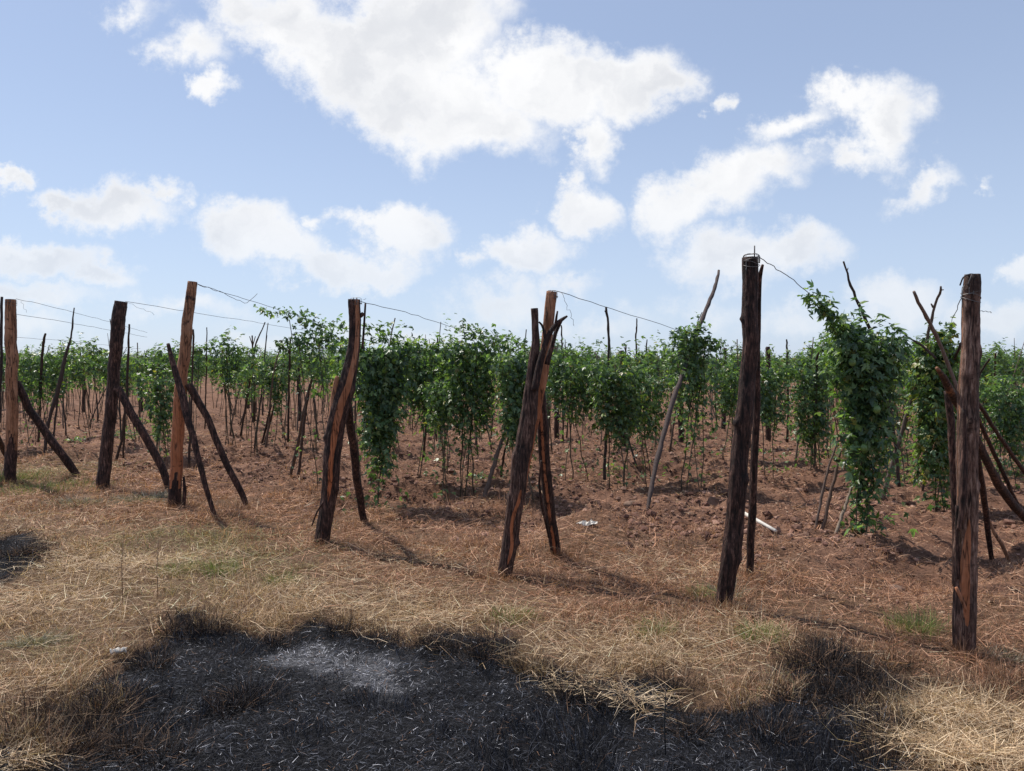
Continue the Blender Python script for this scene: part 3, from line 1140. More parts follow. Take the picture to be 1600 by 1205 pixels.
def build_posts():
    # A: far left, pale stripped pole with charred foot
    D = base_depth(16, 756)
    pt = trace([(17, 468, 7.5), (18, 500, 8), (18, 560, 8.5), (18, 650, 8.5), (17, 700, 8.5), (16, 740, 8.5), (16, 762, 8.5)], D)
    root, b = make_log('wooden_post', 'pale stripped end post at the far left edge, its foot charred black', 'post',
                       [('trunk', [(pt, 11, lambda t, a: (np.where(t > .76 + .05 * np.sin(a * 3), .85, .12 + .3 * (np.abs(a + 1.9) < .35)), arr(.0, t), arr(.05, t)), dict(lump=.05, flute=.05))])], 'end posts')
    top = pt[0]
    wrap_wire(root, b, top[:3] - [0, 0, .03], top[3], 2, .05, 3, tail=[squiggle(P(33, 470, D), P(41, 488, D), 7, .01, 4)])
    # B: straight dark grey post
    D = base_depth(161, 768)
    pt = trace([(188, 471, 9), (186, 490, 9.5), (183, 530, 9.5), (178, 580, 9), (173, 640, 9), (168, 700, 9), (164, 740, 9.5), (161, 776, 10)], D)
    root, b = make_log('wooden_post', 'straight dark charcoal-grey post, second from the left, leaning slightly right', 'post',
                       [('trunk', [(pt, 21, lambda t, a: (arr(1.1, t), arr(.0, t), arr(0, t), arr(.85, t)), dict(lump=.08, flute=.08))])], 'end posts')
    wrap_wire(root, b, pt[0][:3] - [0, 0, .05], pt[0][3], 2, .05, 5, M_WIRE, tail=[squiggle(P(198, 472, D), P(241, 491, D), 12, .012, 8)])
    # C: tall orange stripped pole
    D = base_depth(274, 798)
    pt = trace([(300, 440, 7), (298, 470, 7.5), (294, 500, 8), (289, 540, 8.2), (285, 580, 8.5), (283, 610, 9), (279, 660, 9), (276, 720, 9), (274, 760, 9.5), (274, 806, 10.5)], D)
    root, b = make_log('wooden_post', 'tall orange-brown stripped pole, third from left, with grey top and blackened foot', 'post',
                       [('trunk', [(pt, 31, lambda t, a: (np.where(t > .85 + .04 * np.sin(a * 4), .9, np.where(t < .08, .4, .10 + .38 * np.exp(-((t - .17) / .06) ** 2) * (np.abs(a) < .8))), arr(0, t), sstep(t, .25, .6) * .62), dict(lump=.09, flute=.05, knots=[(.5, .3, .01, .12)]))]),
                        ('bark_flap', [(trace([(287, 745, 1.5), (289, 765, 3), (287, 790, 3)], D - .06), 33, None, dict(seg=8))])], 'end posts')
    # D: dark bark with orange split stripe
    D = base_depth(500, 852)
    pt = trace([(555, 468, 9.5), (554, 500, 9.5), (552, 540, 9.5), (548, 570, 11), (541, 600, 13), (534, 625, 14), (528, 650, 14), (523, 700, 14), (517, 750, 13), (511, 790, 12), (505, 820, 11.5), (500, 860, 12)], D)

    def tD(t, a):
        ctr = np.interp(t, [0, .2, .3, .4, .5, .7, .85], [-.42, -.42, -.25, 0, .02, .1, .1])
        wid = np.interp(t, [0, .1, .3, .6, .75, .82], [.42, .36, .40, .32, .22, .02])
        return (stripe(a - ctr + .22, wid), arr(0, t), .25 + .65 * sstep(t, .25, .7))
    root, b = make_log('wooden_post', 'bent post with dark bark split open by a long orange stripe', 'post',
                       [('trunk', [(pt, 41, tD, dict(seg=40, lump=.07, flute=.07, knots=[(.55, 1.3, .012, .25), (.35, -1.4, .02, .2), (.75, -1.2, .012, .2)]))]),
                        ('side_limb', [(trace([(527, 588, 3), (524, 605, 4.5), (519, 650, 5), (514, 690, 5.5), (511, 740, 4.5), (507, 790, 3.5), (500, 830, 2)], D - .02), 43,
                                        lambda t, a: (np.where(t < .6, .35, .9), arr(0, t), arr(.15, t)), dict(seg=14))]),
                        ('twig', [(trace([(560, 497, 2), (565, 493, 3.5), (568, 489, 2.5)], D), 44, None, dict(seg=8)),
                                  ]),
                        ('twig', [(trace([(571, 474, 1.5), (569, 510, 1.7), (566, 545, 2)], D + .12), 45, None, dict(seg=8))]),
                        ('twig', [(trace([(487, 822, 1), (495, 800, 1.4), (505, 785, 1.2)], D - .05), 46, None, dict(seg=8))])], 'end posts')
    wrap_wire(root, b, pt[0][:3] - [0, 0, .015], pt[0][3], 2, .03, 9, tail=[squiggle(P(567, 468, D), P(572, 467, D), 4, .01, 8)])
    # E: dark twisted forked trunk and, behind it, a pale squared post
    D = base_depth(788, 898)

    def tE(t, a):
        return (stripe(a + .1 + .2 * np.sin(t * 30), .22 * sstep(t, .6, .75) - .4 * (1 - sstep(t, .55, .68)) - .3 * sstep(t, .9, .97)), arr(0, t), arr(.75, t), arr(.75, t))
    pE = trace([(833, 482, 5.5), (835, 505, 5), (838, 535, 6.5), (836, 560, 8.5), (833, 590, 10), (827, 640, 12), (820, 690, 13), (812, 740, 13), (805, 780, 13), (800, 820, 12.5), (796, 850, 12.5), (791, 880, 11.5), (788, 905, 11)], D)
    root, b = make_log('forked_trunk', 'dark twisted forked trunk leaning left against a pale cut post', 'post',
                       [('trunk', [(pE, 51, tE, dict(seg=40, lump=.10, flute=.17, knots=[(.86, -1.3, .012, .35), (.55, 1.3, .02, .3), (.7, 1.5, .015, .25), (.4, -1.3, .012, .2)]))]),
                        ('branch', [(trace([(886, 494, 1.5), (878, 499, 3), (868, 507, 3.5), (858, 522, 4), (850, 545, 4.5), (843, 570, 5.5), (836, 610, 6)], D - .06), 53, None, dict(seg=12)),
                                    (trace([(871, 486, 1.3), (869, 497, 2), (868, 507, 2.5)], D - .06), 54, None, dict(seg=8)),
                                    (trace([(842, 503, 1.3), (848, 508, 1.7), (850, 520, 2.2), (853, 532, 3)], D - .06), 55, None, dict(seg=8)),
                                    (trace([(878, 499, 2.5), (868, 520, 3), (861, 545, 4), (855, 570, 4)], D - .02), 56, None, dict(seg=8))])], 'end posts')
    pL = trace([(863, 456, 8), (860, 480, 8.5), (857, 510, 8.5), (854, 540, 8.5), (848, 590, 8.0), (839, 640, 7.5), (828, 690, 7), (815, 760, 7), (803, 830, 7), (793, 885, 7)], D + .16)
    root, b = make_log('wooden_post', 'pale square-cut post rising behind the dark forked trunk', 'post',
                       [('trunk', [(pL, 57, lambda t, a: (arr(.15, t), arr(0, t), .15 + .5 * sstep(t, .15, .5)), dict(lump=.06, flute=.07))])], 'end posts')
    wrap_wire(root, b, pL[0][:3] - [0, 0, .02], pL[0][3], 2, .03, 12,
              tail=[squiggle(P(877, 457, D), P(886, 478, D), 7, .008, 14) + squiggle(P(886, 478, D), P(897, 510, D), 9, .012, 15)])
    # F: tall nearly black post
    D = base_depth(1127, 948)
    pF = trace([(1174, 402, 12), (1174, 430, 12), (1173, 470, 12), (1172, 520, 12), (1169, 570, 12), (1165, 620, 12.5), (1159, 670, 13), (1153, 720, 13.5), (1149, 770, 13.5), (1147, 810, 14), (1144, 845, 15), (1139, 880, 13), (1133, 915, 13), (1127, 958, 13)], D)
    root, b = make_log('wooden_post', 'tall thick near-black post with an iron rod sticking out of its top', 'post',
                       [('trunk', [(pF, 61, lambda t, a: (arr(1.3, t), arr(.08, t), arr(0, t)), dict(seg=40, lump=.10, flute=.15, knots=[(.46, 1.2, .010, .45), (.84, -1.4, .018, .35), (.17, 1.5, .008, .35), (.62, -1.2, .012, .3), (.30, -1.5, .01, .2)]))])], 'end posts')
    g = Geo()
    wire_geo(g, [P(1179, 384, D), P(1179, 395, D), P(1179, 408, D)], .004)
    link('rod', g.mesh('rod', M_WIRE, True, b), root)
    wrap_wire(root, b, pF[0][:3] - [0, 0, .01], pF[0][3], 3, .05, 22, tail=[squiggle(P(1168, 404, D - .06), P(1165, 424, D - .06), 6, .006, 5)])
    # G: right edge post, grey-brown bark with bare orange foot
    D = base_depth(1508, 1016)
    pG = trace([(1517, 429, 11), (1517, 436, 13), (1517, 460, 12.5), (1518, 500, 13), (1517, 540, 13), (1515, 600, 14), (1513, 660, 15), (1512, 720, 15), (1511, 780, 15), (1510, 850, 16), (1509, 920, 16), (1508, 970, 17), (1508, 1026, 16)], D)

    def tG(t, a):
        w_ = -.4 + .85 * np.sin(np.clip((t - .60) / .34, 0, 1) * math.pi) ** .5
        st = stripe(a - .48 + .15 * np.sin(t * 22), w_)
        pale = stripe(a - 1.55, .10 - .6 * (t > .6))
        return (np.minimum(np.minimum(st, pale), .82), arr(.0, t) + .5 * (t < .05), np.where(st < .9, .5, .1), arr(.2, t))
    root, b = make_log('wooden_post', 'thick grey-brown post at the right with a bare orange patch near its foot', 'post',
                       [('trunk', [(pG, 71, tG, dict(seg=44, lump=.07, flute=.10, knots=[(.2, -1.4, .012, .28), (.38, .3, .010, .22), (.72, 1.6, .015, .2), (.55, -1.3, .012, .2)]))]),
                        ('bark_flap', [(trace([(1505, 640, 3), (1507, 700, 5), (1506, 760, 6), (1502, 800, 4), (1497, 830, 3)], D - .06), 73, lambda t, a: (arr(.7, t), arr(0, t), arr(.1, t)), dict(seg=12)),
                                       (trace([(1496, 790, 3), (1494, 850, 3), (1497, 905, 2)], D - .02), 74, None, dict(seg=10)),
                                       (trace([(1494, 918, 2.5), (1501, 932, 3), (1510, 955, 2)], D - .08), 75, lambda t, a: (arr(.2, t), arr(0, t), arr(.4, t)), dict(seg=8))])], 'end posts')
    wrap_wire(root, b, pG[2][:3] - [0, 0, -.02], pG[2][3], 3, .06, 32,
              tail=[squiggle(P(1532, 486, D), P(1551, 489, D), 9, .006, 6), squiggle(P(1504, 450, D - .05), P(1504, 480, D - .05), 4, .004, 7)])
    g = Geo()
    wire_geo(g, [P(1519, 428, D - .07), P(1517, 420 + 14, D - .08), P(1512, 446, D - .075)], .004, n=8)
    wire_geo(g, [P(1500, 446, D), P(1505, 432, D - .03), P(1519, 427, D - .03), P(1530, 437, D)], .004, n=12)
    link('wire_loop', g.mesh('wire_loop', M_WIRE, True, b), root)

    # props and braces -------------------------------------------------
    def brace(name, label, pl, D0, D1, seed, tint=None, cat='brace pole', **kw):
        pts = trace(pl, D0, D1)
        return make_log(name, label, cat, [('pole', [(pts, seed, tint, dict(seg=16, **kw))])], 'braces and props leaning on the end posts')[0]
    brace('brace_pole', 'dark slanting brace running down right from the pale far-left post', [(26, 596, 5.5), (45, 638, 6), (72, 678, 6), (98, 712, 6), (112, 732, 6), (124, 750, 5)], 10.3, base_depth(124, 748), 81)
    brace('brace_pole', 'dark brace end cut off by the left edge of the photo', [(-40, 600, 4), (-10, 670, 4), (5, 702, 4), (14, 722, 4)], 10.3, base_depth(14, 722), 82)
    brace('brace_pole', 'brown crooked brace between the charcoal-grey post and the orange pole', [(183, 606, 5.5), (206, 646, 6), (224, 676, 6), (240, 706, 6), (254, 734, 5.5), (266, 768, 5.5)], 9.5, base_depth(266, 768), 83, lambda t, a: (arr(.75, t), arr(0, t), arr(0, t)))
    brace('brace_pole', 'bent brace running down right from the orange pole to bare soil', [(296, 600, 6), (306, 620, 6), (325, 655, 5), (338, 690, 5), (349, 715, 5), (366, 748, 4.8), (380, 775, 4.5), (389, 798, 3.5)], 8.3, base_depth(389, 796), 84, lambda t, a: (arr(.8, t), arr(0, t), arr(0, t)))
    brace('prop_stick', 'crooked dark prop crossing in front of the orange pole', [(262, 537, 2.5), (268, 560, 4), (276, 590, 5), (288, 630, 6), (295, 660, 5.5), (305, 695, 5), (313, 725, 4.5), (322, 765, 4), (339, 818, 3)], 7.95, base_depth(339, 815), 85)
    brace('brace_pole', 'dark brace standing close right of the split orange-striped post', [(538, 610, 6), (545, 645, 6.5), (551, 690, 6.5), (556, 735, 6), (562, 775, 6), (571, 824, 5)], base_depth(500, 852) + .1, base_depth(571, 820), 86, lambda t, a: (arr(.85, t), arr(0, t), arr(0, t)))
    brace('brace_pole', 'thick knotted brace behind the dark forked trunk, its foot on straw', [(842, 560, 6), (845, 620, 7.5), (847, 670, 8.5), (850, 710, 8.5), (855, 755, 8.5), (860, 800, 8.5), (866, 840, 8.5), (869, 870, 7)], base_depth(788, 898) + .15, base_depth(869, 866), 87,
          lambda t, a: (np.where(np.abs(a - .2) < .5, .45, 1.0), arr(0, t), arr(.6, t)), flute=.16)
    brace('root_stick', 'thin crooked root hanging beside the thick knotted brace', [(846, 720, 1.5), (842, 755, 2), (847, 790, 2.5), (853, 815, 2.5), (858, 840, 2)], 6.0, 6.2, 88, cat='stick')
    brace('brace_pole', 'thin near-black brace standing directly behind the tall near-black post', [(1192, 414, 2), (1186, 436, 4), (1184, 500, 4.5), (1183, 560, 5), (1182, 640, 5.5), (1178, 720, 5.5), (1176, 800, 6.5), (1173, 850, 6), (1170, 908, 5.5)], base_depth(1127, 948) + .1, base_depth(1170, 905), 89)
    brace('brace_log', 'gnarled root-like log slanting across the thick post at the right', [(1464, 575, 2.5), (1475, 590, 5), (1487, 612, 6.5), (1500, 636, 7.5), (1515, 668, 7), (1530, 697, 6.5), (1546, 730, 6), (1560, 757, 6.5), (1580, 785, 6), (1600, 808, 6), (1640, 850, 5.5)], 4.12, 6.0, 90,
          lambda t, a: (np.where(t < .45, .55, .7), arr(0, t), arr(.05, t)), flute=.2, lump=.16)
    brace('prop_stick', 'upright dark prop just left of the thick post at the right', [(1480, 612, 5), (1486, 660, 5.5), (1489, 720, 5), (1491, 790, 4.5), (1492, 850, 4), (1491, 915, 4)], 5.3, base_depth(1491, 915), 91, lambda t, a: (arr(.8, t), arr(0, t), arr(.2, t)))
    brace('prop_stick', 'short dark prop leaning just right of the thick right-hand post', [(1524, 690, 4), (1534, 750, 4.5), (1541, 800, 4.5), (1549, 872, 3.5)], 5.4, base_depth(1549, 870), 92)
    brace('prop_stick', 'upper of the thin dark poles slanting out at the right edge', [(1528, 630, 3), (1560, 680, 3), (1602, 740, 3), (1640, 790, 3)], 6.6, base_depth(1640, 790), 93)
    brace('prop_stick', 'middle of the thin dark poles slanting out at the right edge', [(1522, 640, 3), (1545, 690, 3), (1566, 735, 3), (1590, 790, 3)], 6.9, base_depth(1590, 790), 94)
    brace('dead_branch', 'pale bleached forked branch lying at the foot of the right props', [(1545, 812, 2), (1553, 832, 2.5), (1565, 850, 3), (1577, 876, 2.5)], 6.2, base_depth(1577, 874), 95, lambda t, a: (arr(.0, t), arr(0, t), arr(0, t)), cat='branch')


build_posts()


# ------------------------------------------------------------------ sticks
def stick_mesh(seed, h=2.2, r=.016):
    rr = random.Random(seed)
    n = 12
    pts = []
    x = y = 0
    vx, vy = rr.uniform(-.03, .03), rr.uniform(-.03, .03)
    for i in range(n):
        t = i / (n - 1)
        pts.append([x, y, h * t - .05, r * (1.15 - .65 * t) * rr.uniform(.9, 1.1)])
        vx += rr.uniform(-.012, .012)
        vy += rr.uniform(-.012, .012)
        x += vx
        y += vy
    g = Geo()
    tone = rr.choice([(.07, .05, .042), (.10, .07, .055), (.05, .038, .034), (.13, .095, .075)])
    v, f = tube(np.array(pts), 8, True)
    g.add(v, f, tone)
    for k in range(rr.randint(1, 4)):
        i = rr.randint(5, n - 2)
        p = np.array(pts[i][:3])
        d = np.array([rr.uniform(-1, 1), rr.uniform(-1, 1), rr.uniform(.4, 1.2)])
        d /= np.linalg.norm(d)
        L_ = rr.uniform(.03, .14)
        q = np.array([[*p, r * .6], [*(p + d * L_ * .6), r * .4], [*(p + d * L_ + [0, 0, .02]), r * .25]])
        v, f = tube(q, 6, True)
        g.add(v, f, tone)
    return g.mesh('stick', M_STICK, True)


STICKS = [stick_mesh(100 + i, 2.1 + .12 * (i % 4), .012 + .003 * (i % 3)) for i in range(8)]


def traced_stick(label, pl, D, D1=None, tone=(.06, .045, .04), name='support_stick', twigs=()):
    pts = trace(pl, D, D1)
    q, t = resample(pts, max(8, int(len(pts) * 4)))
    rr = random.Random(int(pl[0][0] * 7 + pl[0][1]))
    q[1:-1, 0] += np.array([rr.uniform(-1, 1) for _ in range(len(q) - 2)]) * .006
    q[:, 3] *= np.array([rr.uniform(.85, 1.15) for _ in range(len(q))])
    g = Geo()
    v, f = tube(q, 8, True)
    g.add(v, f, tone)
    for tw in twigs:
        v, f = tube(trace(tw, D, D1), 6, True)
        g.add(v, f, tone)
    b = pts[np.argmin(pts[:, 2])][:3].copy()
    o = link(name, g.mesh(name, M_STICK, True, b), None, tuple(b))
    tag(o, label, 'stick', 'sticks propping up the vines')
    return o


def near_sticks():
    G_ = base_depth
    T = traced_stick
    T('long bent stick leaning right, its bare top high beside the tall near-black post', [(1123, 423, 1.8), (1119, 445, 3), (1108, 472, 3.3), (1096, 500, 3.5), (1084, 535, 3.5), (1068, 580, 3.5), (1052, 625, 4), (1035, 685, 4), (1022, 740, 4), (1010, 806, 3.5)], 10.7, G_(1010, 805), (.075, .055, .05), twigs=[[(1088, 513, 1), (1091, 500, .8), (1097, 488, .5)]])
    T('bare stick leaning left out of the large hanging vine curtain', [(1318, 409, 1.3), (1323, 425, 1.8), (1329, 445, 2), (1341, 475, 2.3), (1350, 495, 2.5), (1362, 520, 2.6), (1385, 600, 3), (1400, 700, 3), (1405, 760, 3)], 6.9, 7.4, twigs=[[(1323, 425, 1), (1325, 419, .7)]])
    T('grey forked branch standing above the vine left of the right-hand post', [(1470, 448, 1.3), (1470, 458, 1.8), (1461, 473, 2), (1456, 495, 2), (1451, 520, 2.4), (1445, 550, 2.5), (1432, 600, 3), (1420, 640, 3), (1409, 675, 3.2), (1393, 730, 3.4), (1377, 784, 3.4)], 8.0, G_(1377, 782), (.12, .095, .08),
      twigs=[[(1455, 475, 1), (1458, 480, 1.8)], [(1474, 453, .8), (1469, 453, 1.2)]])
    T('stout cut stick crossing the grey forked branch', [(1428, 456, 2.5), (1436, 475, 3), (1447, 495, 3), (1461, 521, 3), (1480, 565, 3), (1500, 620, 3), (1530, 740, 3)], 7.6, 8.4, (.16, .12, .10))
    T('short bare twig branching left beside the grey forked branch', [(1411, 520, .7), (1423, 530, 1.4), (1434, 536, 1.8), (1447, 545, 2), (1462, 560, 2)], 8.0)
    T('thin stick crossing under the vine just left of the right-hand post', [(1501, 537, 2), (1495, 552, 2), (1487, 570, 2), (1474, 610, 2), (1455, 700, 2), (1440, 775, 2)], 8.0, G_(1440, 775))
    T('straight bare stick tip above the vines right of the pale square-cut post', [(947, 480, 1.6), (948, 492, 1.9), (951, 500, 2), (951, 530, 2), (951, 560, 2), (950, 640, 2), (946, 700, 2.5), (944, 755, 2.5)], 10.0, G_(944, 754), twigs=[[(945, 486, .8), (948, 490, 1)]])
    T('wavy thin stick tip above the vines in the centre right', [(995, 498, .9), (995, 512, 1.2), (993, 530, 1.2), (995, 550, 1.3), (995, 600, 1.3), (990, 680, 1.5)], 13, G_(990, 680))
    T('short crooked stick tip right of the wavy thin stick', [(1011, 531, .9), (1010, 545, 1.2), (1009, 565, 1.3), (1009, 660, 1.5)], 15, G_(1009, 680))
    T('forked stick tip left of the wavy thin stick', [(978, 541, 1.2), (978, 552, 1.3), (977, 566, 1.3), (977, 600, 1.5), (974, 680, 2)], 14, G_(974, 680), twigs=[[(975, 542, .6), (978, 550, .8)], [(985, 562, .5), (980, 552, .6)]])
    T('faint thin stick tip right of the forked trunk', [(877, 509, 1), (878, 525, 1.2), (878, 545, 1.3), (879, 600, 1.5), (880, 690, 1.5)], 12, G_(880, 700))
    T('single stick tip above the vines right of the tall near-black post', [(1229, 531, 1.2), (1230, 550, 1.4), (1229, 575, 1.5), (1232, 620, 1.8), (1230, 690, 2)], 12, G_(1230, 700))
    T('stubby bent stick tip above the narrow vine column', [(1281, 549, 1.2), (1277, 557, 2), (1276, 570, 2), (1275, 640, 2), (1272, 735, 2)], 10.5, G_(1272, 735))
    T('leaning stick tip above the vines right of the thick post', [(1546, 561, 1.6), (1539, 571, 1.6), (1531, 584, 1.6), (1515, 640, 1.6)], 11, 11.5)
    T('upright stick tip at the right edge behind the thick post', [(1556, 552, 1.3), (1555, 565, 1.4), (1554, 590, 1.4), (1553, 680, 1.6)], 13, G_(1553, 700))
    T('dark pole at the extreme left edge of the photo', [(3, 464, 1.8), (2, 500, 2), (2, 560, 2.2), (-2, 650, 2.5), (-4, 745, 2.8)], 10.5, G_(-4, 745), (.04, .03, .03))
    T('tall thin stick leaning right between the two left posts', [(116, 481, .9), (114, 500, 1.2), (111, 528, 1.5), (103, 555, 2.5), (93, 600, 3), (84, 632, 3), (74, 665, 2.5), (69, 713, 2.3)], 13.0, G_(69, 713))
    T('straight thin stick in front of the tall leaning one', [(100, 560, 1.6), (93, 600, 1.6), (87, 650, 1.6), (81, 712, 1.6)], 13.2, G_(81, 712))
    T('thin straight stick just right of the charcoal-grey post', [(202, 507, 1.3), (201, 540, 1.8), (199, 600, 2), (196, 640, 2.2), (190, 690, 2.2), (181, 722, 2)], 11.5, G_(181, 722))
    T('thin dark stick close behind the charcoal-grey post brace', [(196, 640, 1.6), (194, 680, 1.6), (192, 719, 1.6)], 12.2, G_(192, 719))
    T('dark stick tip just right of the tall orange pole', [(302, 515, 1.3), (302, 545, 1.5), (300, 600, 1.6), (297, 680, 2), (295, 731, 2)], 11, G_(295, 731))
    T('thin stick tip right of the tall orange pole', [(323, 512, .8), (323, 545, 1), (322, 600, 1.2), (320, 670, 1.2)], 14, G_(320, 690))
    T('short broken stick tip above the far left vines', [(71, 522, 1.5), (68, 535, 2), (66, 548, 2), (63, 620, 2.2), (60, 690, 2)], 13, G_(60, 700))
    T('slanting thin stick in the sky gap left of the split post', [(414, 504, .8), (405, 525, 1.1), (397, 545, 1.3), (390, 600, 1.5), (376, 680, 1.6)], 14, G_(376, 680))
    T('forked stick above the vines in the left centre', [(394, 525, 1), (395, 550, 1.4), (396, 600, 2), (397, 660, 3)], 18, G_(397, 662), twigs=[[(390, 526, .6), (394, 538, .9)], [(399, 526, .6), (395, 540, .9)]])
    T('left stick of the leaning pair before the split post', [(488, 590, 1.8), (482, 612, 2.2), (474, 645, 2.6), (468, 680, 2.6), (461, 715, 2.6), (453, 745, 2.4)], 9.8, G_(453, 744), (.10, .075, .06))
    T('right stick of the leaning pair before the split post', [(484, 600, 1.6), (478, 640, 2.2), (472, 690, 2.4), (468, 730, 2.4), (465, 754, 2.4)], 9.7, G_(465, 753), (.07, .05, .045))
    T('left of two low leaning sticks left of the split post', [(424, 634, 1.3), (416, 665, 1.8), (408, 701, 1.8)], 12.7, G_(408, 700))
    T('right of two low leaning sticks left of the split post', [(428, 634, 1.3), (420, 668, 1.8), (411, 702, 1.8)], 12.6, G_(411, 702))
    T('upright stick below the dark vine curtain in the middle', [(668, 640, 2), (664, 680, 2), (661, 726, 2)], 11, G_(661, 726))
    T('pale leaning stick left of the forked trunk', [(792, 668, 1.5), (784, 690, 3), (774, 720, 3.4), (765, 748, 3.6), (756, 782, 3.2)], 9.0, G_(756, 782), (.13, .095, .08))
    T('curved dark stick beside the pale leaning stick', [(797, 672, 1.5), (790, 700, 2), (785, 725, 2), (783, 745, 2)], 9.3, G_(783, 748))
    T('left of three leaning sticks beside the large vine curtain', [(1308, 690, 1.2), (1295, 730, 2), (1283, 780, 2.2), (1271, 841, 2)], 7.2, G_(1271, 840), (.12, .085, .07))
    T('middle of three leaning sticks beside the large vine curtain', [(1313, 704, 2), (1306, 740, 2.8), (1296, 780, 3), (1282, 841, 3)], 7.1, G_(1282, 840), (.13, .085, .065))
    T('pale right of three leaning sticks beside the large vine curtain', [(1330, 760, 2), (1322, 790, 2.6), (1311, 818, 2.8), (1302, 848, 2.8)], 7.0, G_(1302, 848), (.22, .17, .13))
    T('upright twig pair tip above the centre vines', [(683, 526, 1.2), (685, 540, 1.4), (686, 600, 1.6), (688, 700, 1.8)], 12, G_(688, 700))
    T('paired short stick tips above the vines left of the split post', [(454, 529, 1.3), (453, 552, 1.5), (451, 620, 1.8), (450, 690, 1.8)], 13, G_(450, 700), twigs=[[(449, 535, .9), (451, 552, 1.2)]])


near_sticks()


# ------------------------------------------------------------------ vines
LEAF_HI = np.array([(0, 0, 0), (-.30, .22, .04), (-.56, .70, -.06), (-.17, .48, .05), (-.20, .78, 0), (0, 1.18, -.12), (.20, .78, 0), (.17, .48, .05), (.56, .70, -.06), (.30, .22, .04), (0, .50, -.06)], float)
LEAF_HI_F = np.array([(0, 10, 2, 1), (10, 4, 3, 2), (10, 5, 4, 4), (10, 6, 5, 5), (10, 8, 7, 6), (0, 9, 8, 10)])
# clean quads (no doubled corners)
LEAF_HI_F = np.array([(0, 10, 3, 1), (1, 3, 2, 2), (10, 5, 4, 3), (10, 7, 6, 5), (7, 9, 8, 8), (0, 9, 7, 10)])
LEAF_TRI = []
for q in [(0, 10, 3, 1), (10, 5, 4, 3), (10, 7, 6, 5), (0, 9, 7, 10)]:
    LEAF_TRI += [(q[0], q[1], q[2]), (q[0], q[2], q[3])]
LEAF_TRI += [(1, 3, 2), (7, 9, 8)]
LEAF_TRI = np.array(LEAF_TRI)
LEAF_LO = np.array([(0, 0, 0), (-.45, .45, .05), (0, 1.0, -.08), (.45, .45, .05), (0, .5, -.05)], float)
LEAF_LO_F = np.array([(0, 4, 1), (4, 2, 1), (0, 3, 4), (3, 2, 4)])


def leaves(pos, out, size, col, hi=True):
    """pos (n,3); out (n,3) unit outward; leaves droop from the stalk with their upper face out and up"""
    n = len(pos)
    T, F = (LEAF_HI, LEAF_TRI) if hi else (LEAF_LO, LEAF_LO_F)
    nrm = out * rng.uniform(.3, 1.0, n)[:, None] + np.array([0, 0, 1.0]) * rng.uniform(.15, 1.1, n)[:, None] + rng.normal(0, .45, (n, 3))
    nrm /= np.linalg.norm(nrm, axis=1)[:, None] + 1e-6
    tip = out * rng.uniform(.1, .8, n)[:, None] + np.array([0, 0, -1.0]) * rng.uniform(.1, 1.0, n)[:, None] + rng.normal(0, .5, (n, 3))
    tip -= nrm * (tip * nrm).sum(1)[:, None]
    tip /= np.linalg.norm(tip, axis=1)[:, None] + 1e-6
    sd = np.cross(tip, nrm)
    wv = rng.uniform(.75, 1.1, n)
    v = pos[:, None] + size[:, None, None] * (T[None, :, 0:1] * sd[:, None] * wv[:, None, None] + T[None, :, 1:2] * tip[:, None] + T[None, :, 2:3] * nrm[:, None] * rng.uniform(.3, 2.4, n)[:, None, None])
    f = (F[None] + np.arange(n)[:, None, None] * len(T)).reshape(-1, 3)
    return v.reshape(-1, 3), f, np.repeat(col, len(T), axis=0)


LEAFCOLS = [(.100, .172, .078), (.066, .120, .060), (.138, .215, .092), (.205, .285, .115), (.042, .080, .044)]


def leaf_cols(n, yellow=.05):
    c = pick(LEAFCOLS, n, [.28, .25, .22, .12, .13])
    y = rng.uniform(0, 1, n) < yellow
    return np.where(y[:, None], pick([(.16, .22, .04), (.22, .20, .06), (.12, .20, .04)], n), c)


